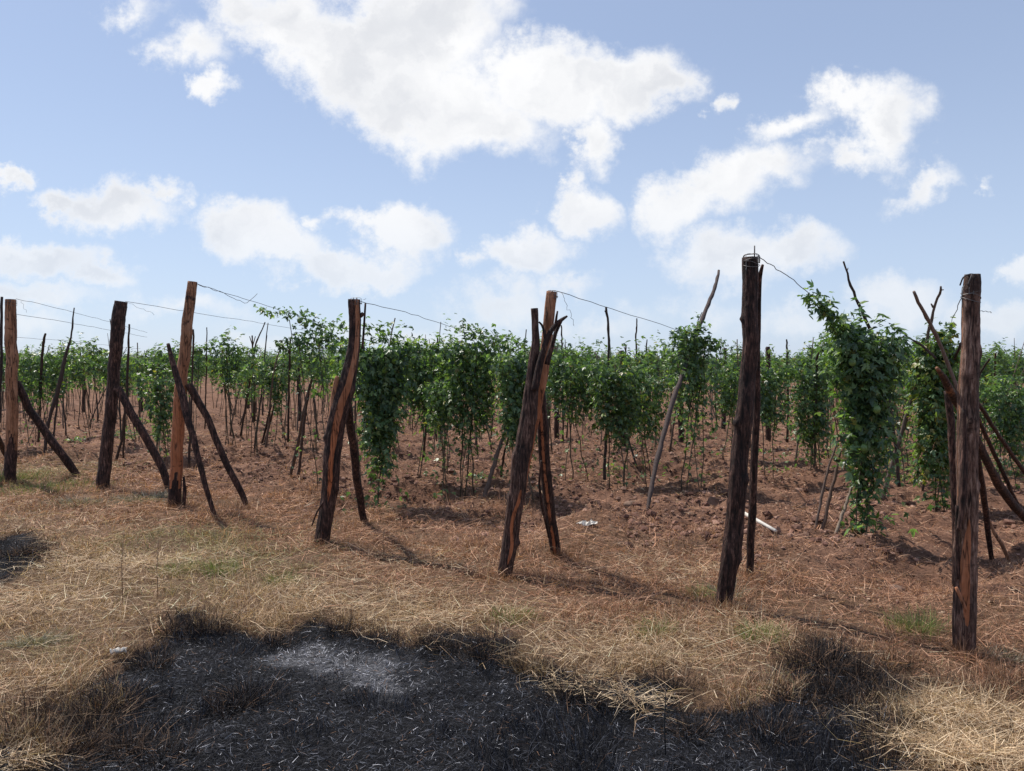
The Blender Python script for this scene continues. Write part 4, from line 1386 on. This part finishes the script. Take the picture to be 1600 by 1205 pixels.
def vine_meshes(w, ztop, zbot, nstr, dens, thick=.16, arm=0.25, hi=True, ragged=.35, size=.085, bell=.5, yellow=.04, canopy=1.0):
    """curtain of hanging shoots: local x along the row, y across it. bell: how narrow the foot is"""
    P_, O_, = [], []
    stems = Geo()
    H = ztop - zbot
    for k in range(nstr):
        x0 = rng.uniform(-.5, .5) * w
        y0 = rng.normal(0, thick * .5)
        edge = abs(x0) / (w * .5)
        L_ = H * (1 - ragged * rng.uniform(0, 1) ** 1.2) * (1 - .85 * edge ** 1.3 * bell)
        n = int(L_ * dens)
        t = np.sort(rng.uniform(0, 1, n))
        xx = x0 * (1 - bell * .7 * t) + .05 * np.sin(t * rng.uniform(3, 9) + rng.uniform(0, 6))
        yy = y0 * (1 - .25 * t) + .04 * np.sin(t * rng.uniform(3, 9) + rng.uniform(0, 6))
        zz = ztop - .04 - t * L_ + .05 * np.cos(x0 * 5 + k)
        a = rng.uniform(0, 2 * math.pi, n)
        rr_ = rng.uniform(.02, .11, n)
        o = np.stack([np.cos(a), np.sin(a), np.zeros(n)], 1)
        p = np.stack([xx, yy, zz], 1) + o * rr_[:, None]
        gx = p[:, :2] / np.array([w * .5, thick])
        o2 = np.stack([gx[:, 0] * .5, gx[:, 1], np.zeros(n)], 1) + o * .7
        o2 /= np.linalg.norm(o2, axis=1)[:, None] + 1e-6
        P_.append(p)
        O_.append(o2)
        if k % 3 == 0 and n > 4:
            m = 6
            tt = np.linspace(0, 1, m)
            pts = np.stack([np.interp(tt, t, xx), np.interp(tt, t, yy), ztop - tt * L_, np.full(m, .0035)], 1)
            v, f = tube(pts, 5, True) if False else tube(pts, 6, True)
            stems.add(v, f, (.07, .085, .035))
    # mat of foliage along the wire
    n = int(w * 360 * canopy)
    x = rng.uniform(-.5 - arm, .5 + arm, n) * w
    e = np.exp(-(x / (w * .55)) ** 2)
    a = rng.uniform(0, 2 * math.pi, n)
    r_ = np.sqrt(rng.uniform(0, 1, n)) * (.03 + .12 * e)
    wave = .06 * np.sin(x * 7 + rng.uniform(0, 6))
    p = np.stack([x, np.cos(a) * r_ * 1.1, ztop - .03 + np.sin(a) * r_ + wave], 1)
    o = np.stack([rng.normal(0, .2, n), np.cos(a), np.sin(a) * .8], 1)
    o /= np.linalg.norm(o, axis=1)[:, None]
    P_.append(p)
    O_.append(o)
    # loose sprays sticking up
    for k in range(int(5 * canopy)):
        m = rng.integers(5, 12)
        x0 = rng.uniform(-.5, .5) * w
        t = np.linspace(0, 1, m)
        d = np.array([rng.normal(0, .5), rng.normal(0, .3), rng.uniform(.3, 1)])
        d *= rng.uniform(.12, .30) / np.linalg.norm(d)
        p = np.array([x0, 0, ztop + .08]) + t[:, None] * d + rng.normal(0, .015, (m, 3))
        P_.append(p)
        O_.append(np.tile(np.array([0, 0, 1.]), (m, 1)) + rng.normal(0, .3, (m, 3)))
    P_, O_ = np.concatenate(P_), np.concatenate(O_)
    n = len(P_)
    v, f, c = leaves(P_, O_, size * rng.uniform(.6, 1.25, n), leaf_cols(n, yellow), hi)
    fol = mk_mesh('foliage', v, f, M_LEAF, c, True)
    # woody stems from the ground
    for k in range(rng.integers(2, 5)):
        x0, x1 = rng.uniform(-.3, .3) * w, rng.uniform(-.4, .4) * w
        m = 9
        tt = np.linspace(0, 1, m)
        pts = np.stack([x0 + (x1 - x0) * tt + rng.normal(0, .012, m), rng.normal(0, .05) * (1 - tt) + rng.normal(0, .010, m), -.04 + tt * (ztop - .05), np.full(m, rng.uniform(.005, .009))], 1)
        v, f = tube(pts, 6, True)
        stems.add(v, f, pick([(.10, .075, .055), (.07, .06, .04), (.14, .11, .08)], 1)[0])
    # a few low leafy shoots on the stems
    return fol, stems.mesh('stem', M_STEM, True), (P_, O_)


def low_shoots(w, zbot, n):
    """sparse paler leaves on the bare stems"""
    p = np.stack([rng.normal(0, w * .28, n), rng.normal(0, .08, n), rng.uniform(.12, zbot + .1, n)], 1)
    o = rng.normal(0, 1, (n, 3))
    o /= np.linalg.norm(o, axis=1)[:, None]
    return p, o


FRUIT = None


def fruit_mesh():
    g = Geo()
    n, m = 9, 12
    t = np.linspace(0, math.pi, n)
    pts = np.stack([0 * t, 0 * t, .038 * np.cos(t) * -1, .030 * np.sin(t) + .0008], 1)
    v, f = tube(pts, m, True)
    g.add(v, f)
    v, f = tube(np.array([[0, 0, .036, .002], [0.004, 0, .055, .0015], [.008, 0, .075, .0015]]), 6, True)
    g.add(v, f)
    return g.mesh('fruit', M_FRUIT, True)


FRUIT = fruit_mesh()
ROWANG = math.atan2(ROW[1], ROW[0])


def place_vine(px, D, meshes, label, group, rot=None, scale=1.0, fruits=(), name='passion_vine'):
    x = (px - CX) / FPX * D
    z = float(hgt(np.array([x]), np.array([D]))[0])
    root = thing(name, label, 'vine', (x, D, min(z, .0)), group)
    root.rotation_euler[2] = ROWANG if rot is None else rot
    root.scale = (scale,) * 3
    link('foliage', meshes[0], root)
    link('stem', meshes[1], root)
    ca, sa = math.cos(-root.rotation_euler[2]), math.sin(-root.rotation_euler[2])
    for (fx, fy, dy) in fruits:
        q = P(fx, fy, D + dy) - np.array([x, D, min(z, 0.)])
        o = link('fruit', FRUIT, root, (ca * q[0] - sa * q[1], sa * q[0] + ca * q[1], q[2]))
        o['label'] = 'round green passion fruit hanging among the leaves'
    return root


def zz(py, D):
    return P(800, py, D)[2]


def near_vines():
    g = 'vines hanging nearest the end posts'

    def nv(px, D, top, bot, hw, label, nstr, dens, bell=.5, ragged=.35, arm=.25, size=.056, rot=.35, thick=.17, yellow=.04, fruits=(), canopy=1.0, extra=None, shoots=40):
        w = 2 * hw / FPX * D
        zt, zb = zz(top, D), zz(bot, D)
        ms = vine_meshes(w, zt - .12, zb, int(nstr * 1.05), dens * 1.25, thick, arm, True, ragged, size, bell, yellow, canopy)
        P_, O_ = ms[2]
        add = [low_shoots(w, max(zb, .15), shoots)]
        if extra is not None:
            add += extra(w, D, px, rot)
        p = np.concatenate([P_] + [a[0] for a in add])
        o = np.concatenate([O_] + [a[1] for a in add])
        n = len(p)
        v, f, c = leaves(p, o, size * rng.uniform(.6, 1.3, n), leaf_cols(n, yellow), True)
        fol = mk_mesh('foliage', v, f, M_LEAF, c, True)
        bpy.data.meshes.remove(ms[0])
        return place_vine(px, D, (fol, ms[1]), label, g, rot, 1, fruits)

    def spray(pts, D, px, rot, per, rad):
        """leafy shoot through places of the photo, returned in the vine's own space"""
        x = (px - CX) / FPX * D
        z = min(float(hgt(np.array([x]), np.array([D]))[0]), 0.)
        q = np.array([P(a, b, D + dd) for (a, b, dd) in pts]) - np.array([x, D, z])
        ca, sa = math.cos(-rot), math.sin(-rot)
        q = np.stack([ca * q[:, 0] - sa * q[:, 1], sa * q[:, 0] + ca * q[:, 1], q[:, 2]], 1)
        q4, t = resample(np.column_stack([q, np.full(len(q), 1.)]), 40)
        n = int(t[-1] * per)
        i = rng.integers(0, 40, n)
        p = q4[i, :3] + rng.normal(0, rad, (n, 3))
        o = rng.normal(0, .6, (n, 3)) + [0, 0, .3]
        o /= np.linalg.norm(o, axis=1)[:, None]
        return p, o

    # the great curtain at the right with its shoot climbing the wire
    nv(1355, 6.9, 505, 838, 62, 'largest vine curtain, thick and dark, hanging almost to the ground right of centre', 46, 62, bell=1.0, ragged=.5, arm=.02, size=.066, thick=.20, canopy=1.2,
       fruits=[(1308, 519, -.12), (1411, 551, -.05), (1290, 488, -.1), (1298, 500, -.1), (1332, 566, -.24), (1318, 497, -.1), (1370, 640, -.26), (1350, 700, -.2)],
       extra=lambda w, D, px, rot: [spray([(1268, 462, -.35), (1285, 478, -.3), (1300, 500, -.22), (1320, 515, -.15), (1345, 525, 0)], D, px, rot, 330, .045),
                                    spray([(1385, 530, 0), (1405, 545, 0), (1420, 545, .1)], D, px, rot, 130, .03),
                                    spray([(1310, 545, -.1), (1312, 600, -.1), (1318, 660, -.1), (1330, 730, -.1)], D, px, rot, 220, .06),
                                    spray([(1345, 720, 0), (1342, 780, 0), (1345, 845, 0)], D, px, rot, 190, .045),
                                    spray([(1325, 838, 0), (1365, 838, 0)], D, px, rot, 120, .03)])
    nv(1470, 8.5, 508, 768, 36, 'narrow sunlit yellow-green vine column hanging just left of the right-hand post', 22, 60, bell=.2, ragged=.3, arm=.1, yellow=.25, size=.066,
       fruits=[(1483, 525, -.2), (1478, 533, -.2)],
       extra=lambda w, D, px, rot: [spray([(1490, 510, -.1), (1470, 540, -.1), (1450, 590, -.1), (1452, 650, -.1)], D, px, rot, 200, .05)])
    nv(1410, 9.6, 590, 750, 34, 'low pale vine in the shade between the two large curtains', 12, 40, yellow=.3, ragged=.5)
    nv(1270, 11.0, 562, 712, 34, 'narrow vine column standing clear left of the largest curtain', 24, 60, bell=.3, ragged=.25)
    nv(1083, 9.4, 512, 690, 29, 'tall leafy vine wrapped round the long bent stick', 19, 58, bell=.15, ragged=.5, arm=.15,
       extra=lambda w, D, px, rot: [spray([(1060, 522, -.1), (1090, 520, 0), (1105, 535, 0), (1128, 545, .1)], D, px, rot, 230, .05), spray([(1083, 520, 0), (1080, 560, 0), (1060, 590, 0)], D, px, rot, 300, .09)])
    nv(592, 8.6, 505, 755, 52, 'dark dense vine curtain close behind the split orange-striped post', 44, 60, bell=.6, ragged=.6, arm=.25, size=.062, thick=.2,
       extra=lambda w, D, px, rot: [spray([(575, 510, 0), (600, 530, 0), (640, 535, .1), (680, 545, .2)], D, px, rot, 200, .06)])
    nv(500, 9.6, 512, 625, 46, 'trailing vine reaching left along the wire beside the split post', 17, 44, bell=.6, ragged=.8, arm=.2,
       extra=lambda w, D, px, rot: [spray([(402, 482, 0), (430, 488, 0), (460, 492, 0), (500, 505, 0), (540, 510, 0)], D, px, rot, 120, .035), spray([(470, 500, 0), (500, 520, 0), (530, 525, 0)], D, px, rot, 260, .08)],
       fruits=[(468, 501, -.1), (478, 507, -.1)])
    nv(735, 9.4, 512, 690, 42, 'tall bushy vine rising above the others left of centre', 32, 58, bell=.3, ragged=.4,
       extra=lambda w, D, px, rot: [spray([(712, 512, 0), (740, 516, 0), (760, 520, 0), (800, 535, .1)], D, px, rot, 220, .06)])
    nv(672, 10.2, 532, 668, 44, 'broad shaded vine between the dark curtain and the tall bushy vine', 32, 58, bell=.3, ragged=.35)
    nv(690, 9.5, 560, 672, 22, 'slim dark vine hanging to a point above bare soil', 14, 60, bell=.6, ragged=.3)
    nv(815, 8.8, 545, 725, 38, 'dark vine curtain directly behind the forked trunk', 34, 60, bell=.4, ragged=.35,
       extra=lambda w, D, px, rot: [spray([(770, 530, 0), (800, 540, 0), (830, 545, 0)], D, px, rot, 130, .04)])
    nv(900, 10.2, 545, 665, 46, 'broad vine just right of the pale square-cut post', 34, 56, bell=.3, ragged=.35)
    nv(965, 9.8, 555, 690, 44, 'broad bright green vine in the right centre with orange-tinged top', 36, 58, bell=.3, ragged=.35, yellow=.09)
    nv(1012, 10.6, 560, 672, 34, 'vine tucked behind the long bent stick', 24, 54, bell=.3)
    nv(1205, 10.4, 560, 688, 32, 'vine hanging just right of the tall near-black post', 24, 58, bell=.3, ragged=.35)
    nv(1140, 12.4, 570, 660, 32, 'vine seen just left of the tall near-black post', 20, 50)
    nv(252, 12.2, 580, 690, 26, 'dark ragged vine clump against the orange pole', 22, 50, bell=.4, ragged=.3)
    nv(430, 14.5, 550, 642, 28, 'dark vine clump in the gap left of the split post', 22, 50, bell=.5)
    nv(1585, 10.0, 578, 700, 44, 'dark vine at the right edge behind the thick post', 34, 56, bell=.3,
       extra=lambda w, D, px, rot: [spray([(1577, 540, 0), (1578, 558, 0), (1582, 580, 0)], D, px, rot, 70, .03)])
    nv(1530, 11.8, 585, 680, 40, 'pale vine glimpsed right behind the thick post', 26, 50, bell=.3, yellow=.1)
    nv(60, 14.0, 548, 640, 50, 'dense vine mass right of the pale far-left post', 30, 50, bell=.3)


near_vines()

VARS = []
for i in range(10):
    w = rng.uniform(.55, .95)
    VARS.append(vine_meshes(w, rng.uniform(1.58, 1.90), rng.uniform(.60, .95), int(w * 21), 60, .13, .35, True, rng.uniform(.35, .65), .066, rng.uniform(.2, .7), rng.uniform(.03, .14), 1.0)[:2])
for i in range(4):      # thin, half grown vines
    VARS.append(vine_meshes(.5, rng.uniform(1.6, 1.75), rng.uniform(.7, 1.1), 7, 44, .1, .6, True, .6, .066, .5, .15, .7)[:2])


NEAR_XY = []


def field():
    """rows of vines behind; each its own object, the farthest as one mass"""
    P4 = np.array([0.0, 5.87])
    perp = np.array([0.80, -0.60])
    sp = 1.85
    along = np.array([1.0, -.655])
    along = along / np.linalg.norm(along)
    vines, sticks, posts = [], [], []
    taken = [(o.location.x, o.location.y) for o in COL.objects if o.name.startswith('passion_vine')]
    for k in range(-75, 14):
        start = P4 + along * k * 1.9
        t = 3.0 + rng.uniform(0, .8)
        gap_run = 0
        while t < 190:
            p = start + ROW * t + rng.normal(0, .08, 2)
            t += rng.uniform(1.05, 1.45)
            D = p[1]
            if D < 10.2 or D > 150 or p[0] < -.71 * D - .6 or p[0] > .71 * D + .6:
                continue
            if any((p[0] - a) ** 2 + (p[1] - b) ** 2 < .6 ** 2 for a, b in taken):
                continue
            if rng.uniform() < .10:
                continue
            # thinner planting at the far left and one bare strip
            vines.append((D, p[0], p[1], k))
    vines.sort()
    N_IND = 285 - 20
    ind, rest = vines[:N_IND], vines[N_IND:]
    GAPS = [(17, 'left of the pale far-left post'), (172, 'between the two leftmost posts'), (285, 'between charcoal-grey post and orange pole'), (525, 'between orange pole and split post'),
            (832, 'between split post and forked trunk'), (1160, 'between forked trunk and near-black post'), (1512, 'between near-black and right-hand posts'), (9999, 'beyond the right-hand post')]
    ORD = ['leftmost', 'second', 'third', 'fourth', 'fifth', 'sixth', 'seventh', 'eighth', 'ninth', 'tenth', 'eleventh', 'twelfth', 'thirteenth', 'fourteenth', 'fifteenth', 'sixteenth', 'seventeenth', 'eighteenth', 'nineteenth', 'twentieth'] + ['far'] * 40

    def gap(x, y):
        px_ = CX + FPX * x / y
        return next(n_ for e_, n_ in GAPS if px_ < e_)
    labs = [('vine in the trellis rows right behind the nearest vines, trunk and stakes showing', 'vines in the middle rows'),
            ('small distant vine in the crowded rows toward the back of the field', 'vines in the back rows')]
    order = {}
    for (D, x, y, k) in sorted(ind, key=lambda q_: q_[1] / q_[2]):
        if D < 17:
            order.setdefault(gap(x, y), []).append((x, y))
    for (D, x, y, k) in ind:
        i = rng.integers(0, 10) if rng.uniform() < .82 else rng.integers(10, 14)
        gp = gap(x, y)
        if D < 17:
            lb = (ORD[order[gp].index((x, y))] + ' middle-row vine from the left, ' + gp, labs[0][1])
        else:
            lb = ('small distant vine in the back rows, ' + gp, labs[1][1] + ' ' + gp)
        z = float(hgt(np.array([x]), np.array([y]))[0])
        root = thing('passion_vine', lb[0], 'vine', (x, y, z * .6), lb[1])
        root.rotation_euler = (0, 0, ROWANG + (math.pi if rng.uniform() < .5 else 0) + rng.normal(0, .12))
        s = rng.uniform(.93, 1.06)
        root.scale = (s * rng.uniform(.9, 1.1), s, s)
        link('foliage', VARS[i][0], root)
        link('stem', VARS[i][1], root)
        if D < 24 and rng.uniform() < .75:
            sticks.append((x + rng.normal(0, .25), y + rng.normal(0, .15), D))
    # far vines as one mass
    P_, O_, Sz = [], [], []
    for (D, x, y, k) in rest:
        if D > 110 and rng.uniform() < .3:
            continue
        n = int(np.interp(D, [20, 40, 70, 150], [230, 150, 80, 40]))
        cx = x + rng.normal(0, .42, n)
        a = rng.uniform(0, 6.28, n)
        zt = rng.uniform(1.62, 1.82)
        z = zt - np.abs(rng.normal(0, .42, n)) + .1
        p = np.stack([cx, y + (cx - x) * 1.2 + rng.normal(0, .15, n), np.maximum(z, .35)], 1)
        o = np.stack([np.cos(a), np.sin(a), rng.uniform(0, 1, n)], 1)
        P_.append(p)
        O_.append(o)
        Sz.append(np.full(n, np.interp(D, [20, 60, 150], [.11, .17, .3])))
    P_, O_, Sz = map(np.concatenate, (P_, O_, Sz))
    O_ /= np.linalg.norm(O_, axis=1)[:, None]
    n = len(P_)
    v, f, c = leaves(P_, O_, Sz * rng.uniform(.7, 1.2, n), leaf_cols(n, .04), False)
    o = link('distant_vines', mk_mesh('distant_vines', v, f, M_LEAF, c, True))
    tag(o, 'unbroken green mass of the farthest vine rows reaching the horizon', 'vines', None, 'stuff')
    for (x, y, D) in sticks:
        for q in range(2 if rng.uniform() < .35 else 1):
            o = link('support_stick', STICKS[rng.integers(0, 8)], None, (x + rng.normal(0, .15), y, float(hgt(np.array([x]), np.array([y]))[0])), rng.uniform(0, 6))
            s = rng.uniform(.75, 1.02)
            o.scale = (1, 1, s)
            o.rotation_euler = (rng.normal(0, .09), rng.normal(0, .09), rng.uniform(0, 6.28))
            tag(o, 'thin bare stick among the rear vine rows, ' + gap(x, y), 'stick', 'thin sticks among the vines ' + gap(x, y))
    # thick posts standing in the rows
    gmesh = []
    for i in range(4):
        g = Geo()
        pts = np.array([[0, 0, -.1, .055], [.01, .01, .6, .05], [.02, 0, 1.2, .046], [.03, .01, 1.85 + .06 * i, .04]])
        log_geo(g, pts, 16, .04, 300 + i, .1, .1, lambda t, a: (arr(1.1, t), arr(.05, t), arr(0, t)))
        gmesh.append(g.mesh('row_post', M_WOOD, True))
    fixed = [(974, 703, 'thick dark post foot showing beneath the bright green vine'), (1064, 703, 'thick dark post under the tall leafy vine'), (870, 688, 'thin dark post foot right of the forked trunk'),
             (397, 661, 'dark post alone in the gap left of the split post'), (221, 648, 'short dark post between the left posts'), (1200, 690, 'dark post behind the near-black post brace'),
             (1130, 672, 'distant dark post left of the near-black post'), (468, 662, 'dark post in shadow left of the split post'), (131, 645, 'dark post under the far left vines'), (388, 640, 'far dark post near the left gap'),
             (1325, 690, 'dark post left behind the largest curtain')]
    for i, (px, py, lb) in enumerate(fixed):
        g_ = GP(px, py)
        o = link('row_post', gmesh[i % 4], None, (g_[0], g_[1], float(hgt(g_[0:1], g_[1:2])[0])), rng.uniform(0, 6))
        tag(o, lb, 'post', 'posts standing in the rows')


field()


# ------------------------------------------------------------------ wires
def wires():
    def w(label, pts, n=24, r=.0028, sag=.0, wob=.004):
        q = np.array([P(a, b, d) for (a, b, d) in pts])
        q4, t = resample(np.column_stack([q, np.full(len(q), r)]), n)
        q4[1:-1, :3] += rng.normal(0, wob, (n - 2, 3))
        g = Geo()
        v, f = tube(q4, 6, True)
        g.add(v, f)
        o = link('trellis_wire', g.mesh('trellis_wire', M_WIRE, True, q[0]), None, tuple(q[0]))
        tag(o, label, 'wire', 'trellis wires')
    w('upper wire running right from the pale far-left post', [(25, 467, 10.4), (60, 474, 11.2), (110, 487, 12.6), (172, 503, 14.5), (230, 520, 17)])
    w('lower wire running right from the pale far-left post', [(25, 491, 10.4), (90, 501, 12), (160, 514, 14), (230, 527, 17)])
    w('lowest faint wire behind the charcoal-grey post', [(25, 527, 10.5), (110, 533, 13), (215, 545, 16)], r=.002)
    w('wire from the top of the charcoal-grey post', [(196, 471, 9.7), (250, 480, 10.6), (330, 493, 12), (410, 505, 14), (480, 517, 16)])
    w('straight wire from the top of the tall orange pole', [(307, 443, 8.3), (345, 456, 8.8), (390, 470, 9.4), (440, 486, 10), (500, 505, 11)])
    w('slack bent wire below the top of the tall orange pole', [(307, 443, 8.3), (340, 455, 8.6), (370, 468, 8.9), (383, 476, 9), (390, 470, 9), (402, 459, 9.1)], n=18, wob=.006)
    w('wire from the split post to the tall bushy vine', [(560, 470, 6.8), (600, 480, 7.4), (650, 493, 8.2), (702, 510, 9.2), (760, 530, 11)])
    w('wire from the pale square-cut post to the vine round the bent stick', [(870, 455, 6.0), (920, 471, 6.8), (980, 490, 7.8), (1050, 513, 9.0), (1105, 532, 10.2), (1152, 552, 12)])
    w('wire from the near-black post to the largest vine curtain', [(1184, 400, 5.05), (1205, 415, 5.4), (1235, 434, 5.8), (1266, 459, 6.2), (1300, 490, 6.7)], r=.0028)
    w('short wire dropping left from the thick post at the right', [(1505, 462, 4.3), (1496, 482, 5.4), (1487, 503, 7)], n=8, r=.0025)


wires()


# ------------------------------------------------------------------ small things on the ground
def small_things():
    # crumpled white scrap
    def scrap(name, label, px, py, size, seed, n=7):
        g_ = GP(px, py)
        r2 = np.random.default_rng(seed)
        u, v_ = np.meshgrid(np.linspace(-1, 1, n), np.linspace(-1, 1, n))
        X_ = u * size * 1.3 + r2.normal(0, size * .10, u.shape)
        Y_ = v_ * size * .8 + r2.normal(0, size * .10, u.shape)
        Z_ = .05 + r2.normal(0, size * .22, u.shape).clip(-size * .35, size * .5)
        top = np.stack([X_, Y_, Z_], -1).reshape(-1, 3)
        bot = top - [0, 0, .004]
        i = (np.arange(n - 1)[:, None] * n + np.arange(n - 1)[None]).ravel()
        f = np.stack([i, i + 1, i + n + 1, i + n], 1)
        rim = []
        border = [(j, j + 1) for j in range(n - 1)] + [(j * n + n - 1, (j + 1) * n + n - 1) for j in range(n - 1)] + [(n * n - 1 - j, n * n - 2 - j) for j in range(n - 1)] + [((n - 1 - j) * n, (n - 2 - j) * n) for j in range(n - 1)]
        for a, b in border:
            rim.append((b, a, a + n * n, b + n * n))
        me = mk_mesh(name, np.concatenate([top, bot]), np.concatenate([f, f[:, ::-1] + n * n, np.array(rim)]), M_WHITE)
        o = link(name, me, None, (g_[0], g_[1], float(hgt(g_[0:1], g_[1:2])[0])), .5)
        tag(o, label, 'litter')
    scrap('paper_scrap', 'crumpled white scrap lying on the straw right of the knotted brace', 918, 834, .06, 5)
    scrap('plastic_scrap', 'small crumpled white scrap at the left edge of the burnt patch', 185, 1028, .03, 6)
    # white pole lying on the ground
    g = Geo()
    a, b = GP(1158, 822), GP(1212, 851)
    hm = max(float(hgt(np.array([a[0] + (b[0] - a[0]) * k_]), np.array([a[1] + (b[1] - a[1]) * k_]))[0]) for k_ in (0, .2, .4, .6, .8, 1))
    a[2] = hm + .05
    b[2] = hm + .03
    v, f = tube(np.array([[*a, .018], [*(a * .5 + b * .5), .018], [*b, .014]]), 10, True)
    g.add(v, f)
    o = link('white_pole', g.mesh('white_pole', M_WHITE, True, a), None, tuple(a))
    tag(o, 'white peeled pole lying on the ground behind the near-black post', 'pole')
    # stone
    v0, f0 = tube(np.stack([0 * np.arange(9.), 0 * np.arange(9.), -.10 * np.cos(np.linspace(0, math.pi, 9)), .14 * np.sin(np.linspace(0, math.pi, 9)) + .002], 1), 14, True,
                  lambda i, a_: 1 + .5 * (fbm(np.cos(a_) * 2 + i * .3, np.sin(a_) * 2, 3, 77) - .5))
    me = mk_mesh('stone', v0, f0, M_STONE, None, True)
    for (px, py, s, lb) in [(988, 790, .55, 'brown rounded stone half sunk in soil left of the bent stick foot'), (1398, 905, .45, 'small dark stone on straw below the largest curtain')]:
        g_ = GP(px, py)
        o = link('stone', me, None, (g_[0], g_[1], float(hgt(g_[0:1], g_[1:2])[0]) - .02))
        o.scale = (s * 1.2, s, s * .8)
        tag(o, lb, 'stone')

    # green and silvery tufts
    def tuft(name, label, px, py, r, h, n, cols, lean=.5, flat=1.0, w=(.002, .004), cat='grass tuft', grp=None):
        g_ = GP(px, py)
        x = rng.normal(0, r * .45, n)
        y = rng.normal(0, r * .45 * flat, n)
        base = np.stack([x, y, hgt(x + g_[0], y + g_[1]) - .003], 1)
        me = blades(base, np.arctan2(y, x) + rng.normal(0, .6, n), np.abs(rng.normal(lean, .3, n)), rng.uniform(.4, 1.1, n) * h, rng.uniform(*w, n), rng.normal(.35, .35, n), pick(cols, n), name, M_STRAW)
        o = link(name, me, None, (g_[0], g_[1], 0))
        tag(o, label, cat, grp, 'stuff' if r >= .35 else None)
    GR = [(.16, .22, .07), (.24, .28, .10), (.12, .17, .06), (.34, .32, .15)]
    SI = [(.30, .28, .22), (.22, .21, .16), (.38, .34, .27), (.16, .16, .10)]
    gg = 'green tufts in the dry grass'
    tuft('grass_tuft', 'olive green tuft in straw above the left end of the burnt patch', 345, 895, .16, .12, 420, GR, grp=gg)
    tuft('grass_tuft', 'greyish green tuft beside the olive one at the left', 280, 895, .15, .10, 340, GR, grp=gg)
    tuft('grass_tuft', 'bright green tuft at the foot of the near-black post', 1098, 930, .12, .08, 320, GR, grp=gg)
    tuft('grass_tuft', 'spiky green tuft left of the right-hand post foot', 1430, 982, .15, .15, 460, GR, lean=.4, grp=gg)
    tuft('grass_tuft', 'yellow-green tuft below the near-black post foot', 1185, 998, .14, .12, 380, GR, grp=gg)
    tuft('grass_tuft', 'faint green tuft in straw between forked trunk and near-black post', 1020, 985, .12, .11, 280, GR, grp=gg)
    tuft('grass_tuft', 'green tuft at the foot of the pale far-left post', 22, 752, .4, .15, 520, GR, grp=gg, w=(.004, .007))
    tuft('grass_tuft', 'wide green patch just right of the far-left post foot', 70, 765, .7, .11, 900, GR, grp=gg, w=(.004, .007))
    tuft('grass_tuft', 'green tuft low in straw between split post and burnt patch', 440, 910, .17, .09, 300, GR, grp=gg)
    tuft('grass_tuft', 'pale green tuft close above the burnt edge in the centre', 795, 965, .16, .10, 260, GR, grp=gg)
    gs = 'silvery dried weeds'
    tuft('dried_weed', 'silvery grey weed patch left of the orange pole foot', 225, 785, .42, .14, 900, SI, .8, .7, (.004, .008), 'weed', gs)
    tuft('dried_weed', 'silvery grey weed patch below the charcoal-grey post', 128, 790, .4, .11, 700, SI, .9, .7, (.004, .008), 'weed', gs)
    tuft('dried_weed', 'flat grey dried weed stalk lying left of the burnt patch', 55, 1010, .16, .10, 520, SI, 1.2, .5, (.003, .005), 'weed', gs)
    tuft('dried_weed', 'thin grey weed sprigs around the near-black post foot', 1138, 935, .14, .16, 90, SI, .6, .6, (.002, .004), 'weed', gs)
    tuft('dried_weed', 'grey dried weed at the foot of the right-hand post', 1560, 1020, .16, .08, 420, SI, 1.0, .6, (.002, .004), 'weed', gs)
    tuft('dried_weed', 'thin weed sprigs at the foot of the split post', 510, 830, .12, .14, 60, SI, .6, .6, (.002, .004), 'weed', gs)
    # low green plants with leaves on the soil
    def leafy(label, px, py, r, h, n, yel=.4):
        g_ = GP(px, py)
        a = rng.uniform(0, 6.28, n)
        q = np.sqrt(rng.uniform(0, 1, n)) * r
        p = np.stack([np.cos(a) * q, np.sin(a) * q, rng.uniform(.02, h, n) * (1 - .5 * q / r)], 1)
        o = np.stack([np.cos(a), np.sin(a), np.full(n, .8)], 1)
        o /= np.linalg.norm(o, axis=1)[:, None]
        v, f, c = leaves(p, o, .06 * rng.uniform(.6, 1.2, n), leaf_cols(n, yel), True)
        root = thing('seedling', label, 'plant', (g_[0], g_[1], float(hgt(g_[0:1], g_[1:2])[0])), 'small leafy plants on the soil')
        link('foliage', mk_mesh('foliage', v, f, M_LEAF, c, True), root)
        st = Geo()
        for k in range(4):
            e = p[k]
            vv, ff = tube(np.array([[0, 0, -.02, .004], [e[0] * .5, e[1] * .5, e[2] * .6, .003], [*e, .002]]), 6, True)
            st.add(vv, ff, (.10, .12, .05))
        link('stem', st.mesh('stem', M_STEM, True), root)
    leafy('low leafy bush on the soil just right of the charcoal-grey post', 196, 690, .38, .42, 210, .1)
    leafy('flat pale weed left of the charcoal-grey post foot', 140, 690, .45, .15, 120, .3)
    leafy('small bright green seedling left of the forked trunk', 792, 752, .10, .14, 36)
    leafy('yellow-green seedling under the bright green vine', 958, 742, .16, .28, 40, .7)
    leafy('small pale plant on soil left of the pale leaning stick', 748, 742, .2, .12, 50, .2)
    leafy('yellow leafy sprig on soil right of the dark vine curtain', 648, 668, .3, .25, 60, .8)
    leafy('small dark plant by the pit right of the split post', 596, 752, .15, .16, 50, .05)
    leafy('low bush at the foot of the thin poles at the right edge', 1585, 740, .4, .5, 230, .15)
    leafy('pale low plant under the largest vine curtain, at its right', 1395, 740, .4, .5, 200, .5)
    leafy('yellowing leaves on the leaning sticks left of the largest curtain', 1310, 720, .22, .55, 90, .6)


small_things()

# clods and lumps on the rim of the larger pits were shaped in hgt()
print('objects', len(bpy.data.objects))
